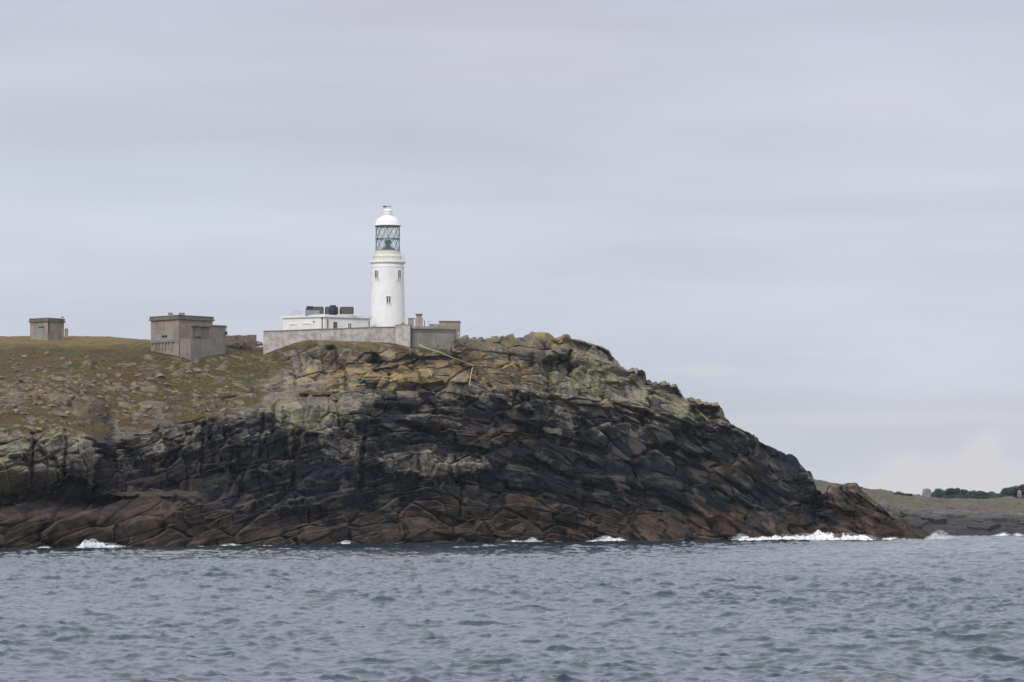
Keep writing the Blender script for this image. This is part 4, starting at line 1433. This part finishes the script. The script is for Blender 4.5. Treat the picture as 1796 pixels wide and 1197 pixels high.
m.build('cap', M_concd, e)


# ------------------------------------------------------------------ timber poles and pipe on the slope
def draped(name, pts, r, label, cat, lift=.25, m_=M_pole, kids=True):
    P3 = []
    for (px_, py_) in pts:
        g_ = ground_at(px_, py_)
        P3.append(np.array(g_) + np.array([0, -.9, lift]))
    mm = MB()
    # straight runs, each following the highest ground under it
    mm.tube(P3, r, 6)
    o = mm.build(name, m_)
    return tag(o, label, cat)


draped('handrail_pipe', [(736, 612), (748, 618), (768, 624), (792, 634), (812, 641), (831, 649)], .085, 'long bleached pipe running down the rock from the grey outbuilding', 'pipe', .6)
draped('timber_pole', [(829, 650), (826, 664), (823, 681)], .07, 'pale pole leaning at the lower end of the long pipe', 'pole', .4)
draped('timber_pole', [(751, 650), (754, 656), (757, 663)], .07, 'short pale stake lying on the ochre rock below the pipe', 'pole', .35)
draped('timber_pole', [(822, 678), (840, 685), (862, 696)], .055, 'thin pale spar lying on the ledge above the dark cliff', 'pole', .35)

# ------------------------------------------------------------------ the farther island on the right
XF = np.arange(1380, 2350, 2.2)
fl = []


def fline(pts):
    a = np.array(pts, float)
    y = np.interp(XF, a[:, 0], a[:, 2])
    z = CH + (HZ - np.interp(XF, a[:, 0], a[:, 1])) / F * y
    return (XF - CX) / F * y, y, z


fl.append(((XF - CX) / F * 850, np.full(XF.shape, 850.), np.full(XF.shape, -4.)))
fl.append(((XF - CX) / F * 862, np.full(XF.shape, 862.), np.full(XF.shape, -0.2)))
fl.append(fline([(1380, 922, 868), (1560, 922, 868), (1640, 926, 868), (1796, 925, 868), (2350, 930, 880)]))
fl.append(fline([(1380, 900, 880), (1560, 903, 880), (1640, 910, 885), (1700, 912, 885), (1796, 917, 885), (2350, 925, 900)]))
fl.append(fline([(1380, 880, 920), (1500, 885, 930), (1600, 892, 940), (1700, 893, 940), (1796, 897, 950), (2350, 905, 960)]))
fl.append(fline([(1380, 850, 980), (1437, 846, 985), (1480, 852, 985), (1520, 860, 990), (1600, 871, 1000), (1650, 879, 1010), (1700, 882, 1015), (1796, 884, 1020), (2350, 895, 1060)]))
fl.append(fline([(1380, 848, 1020), (1437, 845, 1015), (1480, 851, 1015), (1520, 859, 1020), (1600, 870, 1040), (1650, 876, 1060), (1700, 877, 1080), (1796, 874, 1090), (2350, 885, 1120)]))
fl.append(fline([(1380, 862, 1100), (1520, 868, 1100), (1650, 876, 1150), (1796, 870, 1180), (2350, 880, 1200)]))
fl.append(((XF - CX) / F * 1300, np.full(XF.shape, 1330.), np.full(XF.shape, -4.)))
rows, tt = [], []
for k, n in enumerate((6, 26, 30, 34, 36, 16, 12, 12)):
    for j in range(n):
        t = j / n
        rows.append([fl[k][i] * (1 - t) + fl[k + 1][i] * t for i in range(3)])
        tt.append(k + t)
rows.append(list(fl[-1]))
tt.append(8)
FG = smooth(np.array(rows), 8, 0)
fX, fY, fZ = FG[:, 0], FG[:, 1], FG[:, 2]
fT = np.array(tt)[:, None] * np.ones(len(XF))
c1 = worley(fX / 5, fY / 5, (fZ + .04 * fX) / 1.8, 77, 4.0)
rk_ = (c1[0] - .5) * 1.5 + c1[4] * 1.1 + (fbm(fX / 3, fY / 3, fZ / 2, 4, 5) - .5) * 1.6
lowz = sstep(4.3, 3.2, fT + (fbm(fX / 14, fY / 14, fZ / 4, 3, 3) - .5) * 2.2)
dd = rk_ * lowz + (1 - lowz) * (fbm(fX / 5, fY / 8, fZ / 4, 5, 6, .62) - .5) * 3.6
dd = dd * sstep(.3, 1.3, fT)
FV = np.stack([fX, fY - dd * .6, fZ + dd * .7], -1)
me = grid_mesh('far_hill', FV.reshape(-1, 3), FV.shape[0], FV.shape[1])
fpx = CX + fX / fY * F
fpy = HZ - (fZ - CH) / fY * F
fbr = sstep(.5, .60, fbm(fX / 16, fY / 20, fZ / 3, 4, 15) + .22 * np.exp(-((fpx - 1720) / 70) ** 2 - ((fpy - 896) / 9) ** 2) - .06)
frk = fbm(fX / 5, fY / 12, fZ / 1.5, 4, 25)
lowz = np.clip(lowz + sstep(.56, .62, frk + .04 * sstep(1600, 1540, fpx)), 0, 1)
vattr(me, 'cover', (1 - lowz, fbr, c1[0], np.ones_like(fbr)))
M_far, t, b = new_mat('far_ground')
g = t.nodes.new('ShaderNodeNewGeometry').outputs['Position']
a1 = t.nodes.new('ShaderNodeAttribute')
a1.attribute_name = 'cover'
s1 = t.nodes.new('ShaderNodeSeparateColor')
t.links.new(a1.outputs['Color'], s1.inputs[0])
nA = noise_node(t, g, 0.5, 6, 0.65)
nB = noise_node(t, mapping(t, g, (1, 1, 2), (4, 4, 4)), 0.16, 6, 0.65)
gr = mixc(t, maprange(t, nB, .44, .56), (0.072, 0.071, 0.033), (0.104, 0.086, 0.044))
gr = mixc(t, mth(t, 'MULTIPLY', s1.outputs[1], .8), gr, (0.100, 0.052, 0.034))
gr = mixc(t, maprange(t, nA, .50, .64), gr, (0.035, 0.042, 0.024))
rk = mixc(t, maprange(t, nA, .35, .65), (0.035, 0.033, 0.033), (0.13, 0.118, 0.105))
sp_ = t.nodes.new('ShaderNodeSeparateXYZ')
t.links.new(g, sp_.inputs[0])
rk = mixc(t, maprange(t, sp_.outputs[2], 5.0, 3.0), rk, (0.030, 0.028, 0.028))
t.links.new(mixc(t, s1.outputs[0], rk, gr), b.inputs['Base Color'])
b.inputs['Roughness'].default_value = 0.95
me.materials.append(M_far)
fo = bpy.data.objects.new('far_hill', me)
COL.objects.link(fo)
tag(fo, 'low brown and green hill of the farther island on the right', 'hill', kind='structure')

# far boulders, bushes and trees
RM_far = rock_mesh('boulder', 77, mat('grey_boulder', (0.24, 0.235, 0.215), (0.15, 0.145, 0.13), 0.4, 0.9, 0.0))
for (px_, py_, Y_, w_, h_, lab) in ((1625, 871, 1010, 13, 14, 'big pale boulder on the skyline of the farther hill'), (1788, 868, 1020, 6, 8, 'pale boulder at the right end of the farther hill'),
                                    (1790, 910, 930, 12, 9, 'pale boulder low on the farther shore at the right')):
    o = bpy.data.objects.new('boulder', RM_far)
    COL.objects.link(o)
    o.location = P(px_, py_, Y_)
    o.scale = (w_ * Y_ / F, w_ * Y_ / F * .8, h_ * Y_ / F)
    tag(o, lab, 'boulder')

M_leaf = mat('far_foliage', (0.040, 0.060, 0.058), (0.062, 0.086, 0.074), 0.5, 0.85, 0.0)  # bluish distance haze is mixed into the leaf colours
M_bark = mat('bark', (0.06, 0.05, 0.04), (0.04, 0.035, 0.03), 2, 0.9, 0.0)
M_bush = mat('bush_foliage', (0.030, 0.042, 0.022), (0.06, 0.068, 0.032), 0.7, 0.9, 0.0)


def leaf_mesh(name, seed, rx, rz, n, m_, leaf=0.35):
    """a crown: many small leaf-clump faces on an uneven set of lobes"""
    r = np.random.RandomState(seed)
    lobes = [(r.uniform(-.6, .6) * rx, r.uniform(-.6, .6) * rx, r.uniform(.0, .55) * rz, r.uniform(.35, .6)) for _ in range(9)]
    vs, fs = [], []
    for i in range(n):
        lx_, ly_, lz_, s = lobes[r.randint(9)]
        d = r.normal(size=3)
        d /= np.linalg.norm(d)
        q = r.uniform(.72, 1.06)
        p = np.array([lx_ + d[0] * rx * s * q, ly_ + d[1] * rx * s * q, rz * .5 + lz_ + d[2] * rz * s * q * .8])
        u = r.normal(size=3)
        u /= np.linalg.norm(u)
        w = np.cross(u, d)
        w /= np.linalg.norm(w) + 1e-6
        k = leaf * r.uniform(.5, 1.3)
        j = len(vs)
        vs += [p - u * k, p + w * k * .7, p + u * k, p - w * k * .7 + d * k * .3]
        fs.append((j, j + 1, j + 2, j + 3))
    me = bpy.data.meshes.new(name)
    me.from_pydata([tuple(v) for v in vs], [], fs)
    me.materials.append(m_)
    return me


def trunk_mesh(seed, h):
    r = random.Random(seed)
    mm = MB()
    mm.tube([(0, 0, -.6), (.1, 0, h * .4), (.2, .1, h * .75)], .32, 7, .16)
    for k in range(4):
        a = k * 1.6 + r.random()
        mm.tube([(.1, 0, h * .4), (1.3 * math.cos(a), 1.3 * math.sin(a), h * .7)], .14, 5, .06)
    me = bpy.data.meshes.new('trunk')
    me.from_pydata(mm.v, [], mm.f)
    me.materials.append(M_bark)
    return me


TM = [(leaf_mesh('crown', 30 + k, 4.2, 3.4, 1500, M_leaf, .38), trunk_mesh(k, 3.6)) for k in range(3)]


def tree(px_, ytop, Y_, wpx, k, label, group):
    w = wpx * Y_ / F
    s = w / 8.4
    top = PZ(ytop, Y_)
    z0 = top - s * max(v.co.z for v in TM[k][0].vertices) - .3
    e = empty('tree', (PX(px_, Y_), Y_, z0), label, 'tree', group)
    for nm, me_ in (('crown', TM[k][0]), ('trunk', TM[k][1])):
        o = bpy.data.objects.new(nm, me_)
        COL.objects.link(o)
        o.parent = e
        o.scale = (s, s, s)
        o.rotation_euler = (0, 0, k * 1.3 + px_)
    return e


r_ = random.Random(4)
top = lambda x: float(np.interp(x, [1636, 1650, 1662, 1690, 1702, 1720, 1736, 1752, 1760, 1772, 1796, 1850, 1950, 2100], [864, 855, 853, 855, 858, 857, 859, 865, 859, 852, 847, 842, 846, 854]))
x = 1642
k = 0
while x < 1755:
    tree(x, top(x) + r_.uniform(-.6, 1.2), 1120 + r_.uniform(-15, 15), r_.uniform(24, 32), k % 3, 'round dark tree in the low wood behind the farther hill', 'trees of the low wood behind the far boulder')
    x += r_.uniform(8.5, 12)
    k += 1
x = 1764
while x < 1930:
    tree(x, top(x) + r_.uniform(-.6, 1.2), 1100 + r_.uniform(-15, 15), r_.uniform(28, 40), k % 3, 'taller dark tree in the wood at the right edge', 'trees of the taller wood at the right edge')
    x += r_.uniform(10, 14)
    k += 1
for i, x in enumerate(np.arange(1646, 1804, 8.5)):
    tree(float(x), 867 + r_.uniform(-2.0, 2.0), 1090, 25, i % 3, 'low dark shrubby tree along the foot of the far wood', 'shrubby trees at the foot of the far wood')
BM = [leaf_mesh('bush', 60 + k, 1.5, .95, 700, M_bush, .16) for k in range(2)]
for i, (px_, py_, Y_, w_, lab) in enumerate(((1578, 871, 995, 22, 'dark rounded bush on the skyline of the farther hill'), (1592, 872, 996, 16, 'smaller dark bush right of the rounded skyline bush'),
                                            (1490, 855, 985, 20, 'dark bush on the far crest just left of the knob rock'), (1505, 859, 986, 14, 'low dark bush behind the knob rock on the far crest'), (1614, 875, 1002, 12, 'small bush left of the big pale far boulder'))):
    o = bpy.data.objects.new('bush', BM[i % 2])
    COL.objects.link(o)
    s = w_ * Y_ / F / 3.0
    o.location = P(px_, py_ + 1, Y_)
    o.scale = (s, s, s)
    tag(o, lab, 'bush')

# ------------------------------------------------------------------ the sea
def ocean(Lt, n, wind, wdir, seed, small, power=2.0):
    r = np.random.RandomState(seed)
    k1 = 2 * np.pi * np.fft.fftfreq(n, Lt / n)
    kx, ky = np.meshgrid(k1, k1, indexing='ij')
    k = np.sqrt(kx ** 2 + ky ** 2)
    k[0, 0] = 1e-4
    Lw = wind ** 2 / 9.81
    c = (kx * math.cos(wdir) + ky * math.sin(wdir)) / k
    ph = np.exp(-1 / (k * Lw) ** 2) / k ** 4 * (np.abs(c) ** power * .85 + .15) * np.exp(-(k * small) ** 2)
    ph[0, 0] = 0
    h = (r.normal(size=(n, n)) + 1j * r.normal(size=(n, n))) * np.sqrt(ph / 2)
    z = np.fft.ifft2(h).real
    sx = np.fft.ifft2(-1j * kx / k * h).real
    sy = np.fft.ifft2(-1j * ky / k * h).real
    s = z.std()
    return z / s, sx / s, sy / s


def samp(A, x, y, Lt):
    n = A.shape[0]
    u = (x / Lt % 1) * n
    v = (y / Lt % 1) * n
    i, j = np.floor(u).astype(int), np.floor(v).astype(int)
    fu, fv = u - i, v - j
    i %= n
    j %= n
    i1, j1 = (i + 1) % n, (j + 1) % n
    return A[i, j] * (1 - fu) * (1 - fv) + A[i1, j] * fu * (1 - fv) + A[i, j1] * (1 - fu) * fv + A[i1, j1] * fu * fv


ang = np.concatenate([np.linspace(-1.35, -.32, 40)[:-1], np.linspace(-.32, -.145, 80)[:-1], np.linspace(-.145, .145, 620), np.linspace(.145, .32, 80)[1:], np.linspace(.32, 1.35, 40)[1:]])
rad = [4.0]
while rad[-1] < 9000:
    r0 = rad[-1]
    rad.append(r0 + (r0 * .03 if r0 < 70 else (max(.16, r0 * .00135) if r0 < 400 else (r0 * .0022 if r0 < 1000 else r0 * .05))))
rad = np.array(rad)
RR, AA = np.meshgrid(rad, ang, indexing='ij')
SX, SY = RR * np.sin(AA), RR * np.cos(AA)
o1 = ocean(173.0, 1024, 3.6, math.radians(82), 3, .12, 3.0)
o2 = ocean(47.0, 1024, 1.7, math.radians(76), 8, .035, 2.0)
o3 = ocean(23.0, 1024, 1.0, math.radians(98), 18, .03, 1.0)
fade = sstep(2500, 900, RR)
A1, A2, A3 = .074 * fade, .040 * fade, .0065 * fade * sstep(700, 250, RR)
ca, sa = math.cos(.35), math.sin(.35)
ux, uy = SX * ca - SY * sa, SX * sa + SY * ca
z1, dx1, dy1 = [samp(a, SX, SY, 173.0) for a in o1]
z3, dx3, dy3 = [samp(a, uy, ux, 23.0) for a in o3]
z2, dx2, dy2 = [samp(a, ux, uy, 47.0) for a in o2]
gust = .45 + 1.25 * fbm(SX / 24, SY / 55, SX * 0, 4, 17)
hz = A1 * z1 * gust + A2 * z2 * gust + A3 * z3
V = np.stack([SX - (A1 * dx1 + A2 * dx2) * 1.25, SY - (A1 * dy1 + A2 * dy2) * 1.25, hz], -1)
me = grid_mesh('sea', V.reshape(-1, 3), len(rad), len(ang), True)
M_sea, t, b = new_mat('sea_water')
g = t.nodes.new('ShaderNodeNewGeometry').outputs['Position']
b.inputs['Base Color'].default_value = (0.020, 0.036, 0.052, 1)
b.inputs['Roughness'].default_value = 0.10
b.inputs['IOR'].default_value = 1.33
b.inputs['Specular IOR Level'].default_value = 0.5
bn = t.nodes.new('ShaderNodeBump')
bn.inputs['Distance'].default_value = 0.02
bn.inputs['Strength'].default_value = 0.6
t.links.new(noise_node(t, mapping(t, g, (1.0, 1.0, 1.0)), 5.5, 4, 0.6), bn.inputs['Height'])
t.links.new(bn.outputs[0], b.inputs['Normal'])
me.materials.append(M_sea)
so = bpy.data.objects.new('sea', me)
COL.objects.link(so)
tag(so, 'grey choppy sea in front of the island', 'sea', kind='structure')

# ------------------------------------------------------------------ surf
M_foam, t, b = new_mat('surf_foam')
b.inputs['Base Color'].default_value = (0.80, 0.82, 0.84, 1)
b.inputs['Roughness'].default_value = 0.9
fg = t.nodes.new('ShaderNodeNewGeometry').outputs['Position']
fn = noise_node(t, mapping(t, fg, (1, 1, 2.0)), 1.6, 6, 0.7)
t.links.new(maprange(t, fn, 0.38, 0.52, 0.35, 1.0), b.inputs['Alpha'])


def surf(px0, px1, peaks, base, depth, seed, label, off=1.5, ragged=.5, cut=.40, mist=1.0, hump=1.0):
    """a ridge of broken water along the shore; peaks: (px, height m, half width px)"""
    n = max(24, int((px1 - px0) * 2.6))
    ps = np.linspace(px0, px1, n)
    y0 = np.interp(ps, WLx, WLy) - off if px0 < 1690 else np.full(n, 858.0)
    m_ = 17
    u = np.linspace(-1, 1, m_)
    Pp, U = np.meshgrid(ps, u, indexing='ij')
    Yc = y0[:, None] + U * depth
    Xc = (Pp - CX) / F * y0[:, None]
    h = np.full(Pp.shape, base)
    for (a, hh, w) in peaks:
        h = h + hump * hh * np.exp(-((Pp - a) / w) ** 2)
    ends = sstep(0, .12, (Pp - px0) / (px1 - px0)) * sstep(0, .12, (px1 - Pp) / (px1 - px0))
    nn = fbm(Xc / .7, Yc / .7, U * 0 + seed, 5, seed, .65)
    brk = sstep(cut - .07, cut + .07, fbm(Xc / 3.5, Yc * 0, U * 0 + seed, 4, seed + 9) + .25 * np.clip(h - base, 0, 1))
    hgt = h * (1 - U ** 2) ** .7 * ends * (.12 + 2.6 * nn ** 1.8) * brk
    Zc = -.06 + hgt * 1.1 - .35 * (1 - brk * ends)
    Vv = np.stack([Xc + (nn - .5) * .6, Yc + (fbm(Xc, Yc, U, 3, seed + 4) - .5) * .8, Zc], -1)
    me = grid_mesh('surf', Vv.reshape(-1, 3), n, m_)
    # flung spray drops, in the same mesh of broken water
    r = random.Random(seed)
    vv = [tuple(v) for v in Vv.reshape(-1, 3)]
    ff = [tuple(p.vertices) for p in me.polygons]
    allp = list(peaks)
    for (a, hh, w) in allp:
        for _ in range(int(2600 * hh * mist)):
            q = r.random() ** 2.2 * 1.5
            pxx = a + r.gauss(0, w * .75)
            if not px0 < pxx < px1:
                continue
            yy = float(np.interp(pxx, WLx, WLy)) - off + r.uniform(-.8, .8) * depth if px0 < 1690 else 858.0
            top_ = base + hh * math.exp(-((pxx - a) / w) ** 2)
            zz = top_ * (.35 + q * (1.9 if mist > 2 else 1)) + .02
            s = r.uniform(.012, .038)
            c = ((pxx - CX) / F * yy, yy, zz)
            j = len(vv)
            vv += [(c[0] - s, c[1] - s, c[2] - s), (c[0] + s, c[1] - s, c[2] - s * .6), (c[0], c[1] + s, c[2] - s), (c[0], c[1], c[2] + s)]
            ff += [(j, j + 1, j + 3), (j + 1, j + 2, j + 3), (j + 2, j, j + 3), (j, j + 2, j + 1)]
    me2 = bpy.data.meshes.new('surf')
    me2.from_pydata(vv, [], ff)
    me2.materials.append(M_foam)
    bpy.data.meshes.remove(me)
    o = bpy.data.objects.new('surf', me2)
    COL.objects.link(o)
    return tag(o, label, 'surf', kind='stuff')


surf(118, 240, [(150, .5, 9), (163, .55, 16), (190, .25, 22)], .10, 1.6, 1, 'white wave breaking on the brown rocks at the left', 2.5, cut=.2)
surf(330, 445, [(405, .12, 15)], .08, .8, 2, 'thin line of foam at the left brown rocks', cut=.5)
surf(560, 650, [(607, .26, 11)], .07, .8, 3, 'small white splash at the foot of the middle cliff', cut=.42)
surf(868, 958, [(934, .32, 9), (900, .1, 14)], .10, .9, 4, 'short white surf line under the middle of the cliff', cut=.35)
surf(1020, 1102, [(1062, .38, 16), (1085, .2, 9)], .14, 1.2, 5, 'white surf patch under the right half of the cliff', cut=.2)
surf(1278, 1546, [(1432, .55, 12), (1452, .5, 14), (1410, .4, 22), (1300, .38, 12), (1340, .15, 20), (1375, .3, 30), (1487, .45, 26), (1520, .2, 14)], .26, 2.8, 6, 'long band of white surf washing round the foot of the right point', 4.5, cut=.1, mist=.8)
surf(1540, 1606, [(1565, .16, 16)], .14, 1.2, 7, 'white foam right of the long surf band by the knob rock', 3, cut=.3)
surf(1622, 1682, [(1648, .42, 17), (1640, .25, 8)], .10, .9, 8, 'white spray bursting at the tip of the point', 2, cut=.3, mist=2.1, hump=.12)
surf(1692, 1800, [(1760, .3, 10), (1785, .25, 8)], .10, .8, 9, 'thin broken surf along the farther shore', cut=.45)
surf(-60, 92, [(78, .1, 8)], .06, .6, 10, 'thin foam line at the far left waterline', 1, cut=.5)
surf(240, 1280, [], .075, .6, 11, 'broken thread of white wash along the whole cliff foot', 1.2, cut=.52)
# dark rock awash in the surf
for (px_, w_, h_, lab) in ((1465, 17, 1.3, 'low black rock awash in the white surf'), (1420, 9, .9, 'small dark rock at the left of the surf peak')):
    o = bpy.data.objects.new('sea_rock', rock_mesh('sea_rock', int(px_), M_isl))
    COL.objects.link(o)
    o.location = (PX(px_, 724), 724, .1)
    o.scale = (w_ * 724 / F, 1.3, h_)
    tag(o, lab, 'rock')

# ------------------------------------------------------------------ sea air
HAZE = True
if HAZE:
    mm = MB()
    mm.box((100, 800, 31), (1500, 1700, 74))
    M_haze, t, b = new_mat('haze')
    t.nodes.remove(b)
    pv = t.nodes.new('ShaderNodeVolumePrincipled')
    pv.inputs['Color'].default_value = (0.80, 0.90, 1.0, 1)
    pv.inputs['Density'].default_value = 0.000038
    pv.inputs['Anisotropy'].default_value = 0.2
    t.links.new(pv.outputs[0], t.nodes['Material Output'].inputs['Volume'])
    tag(mm.build('haze', M_haze), 'thin pale sea haze over the whole bay', 'haze', kind='stuff')
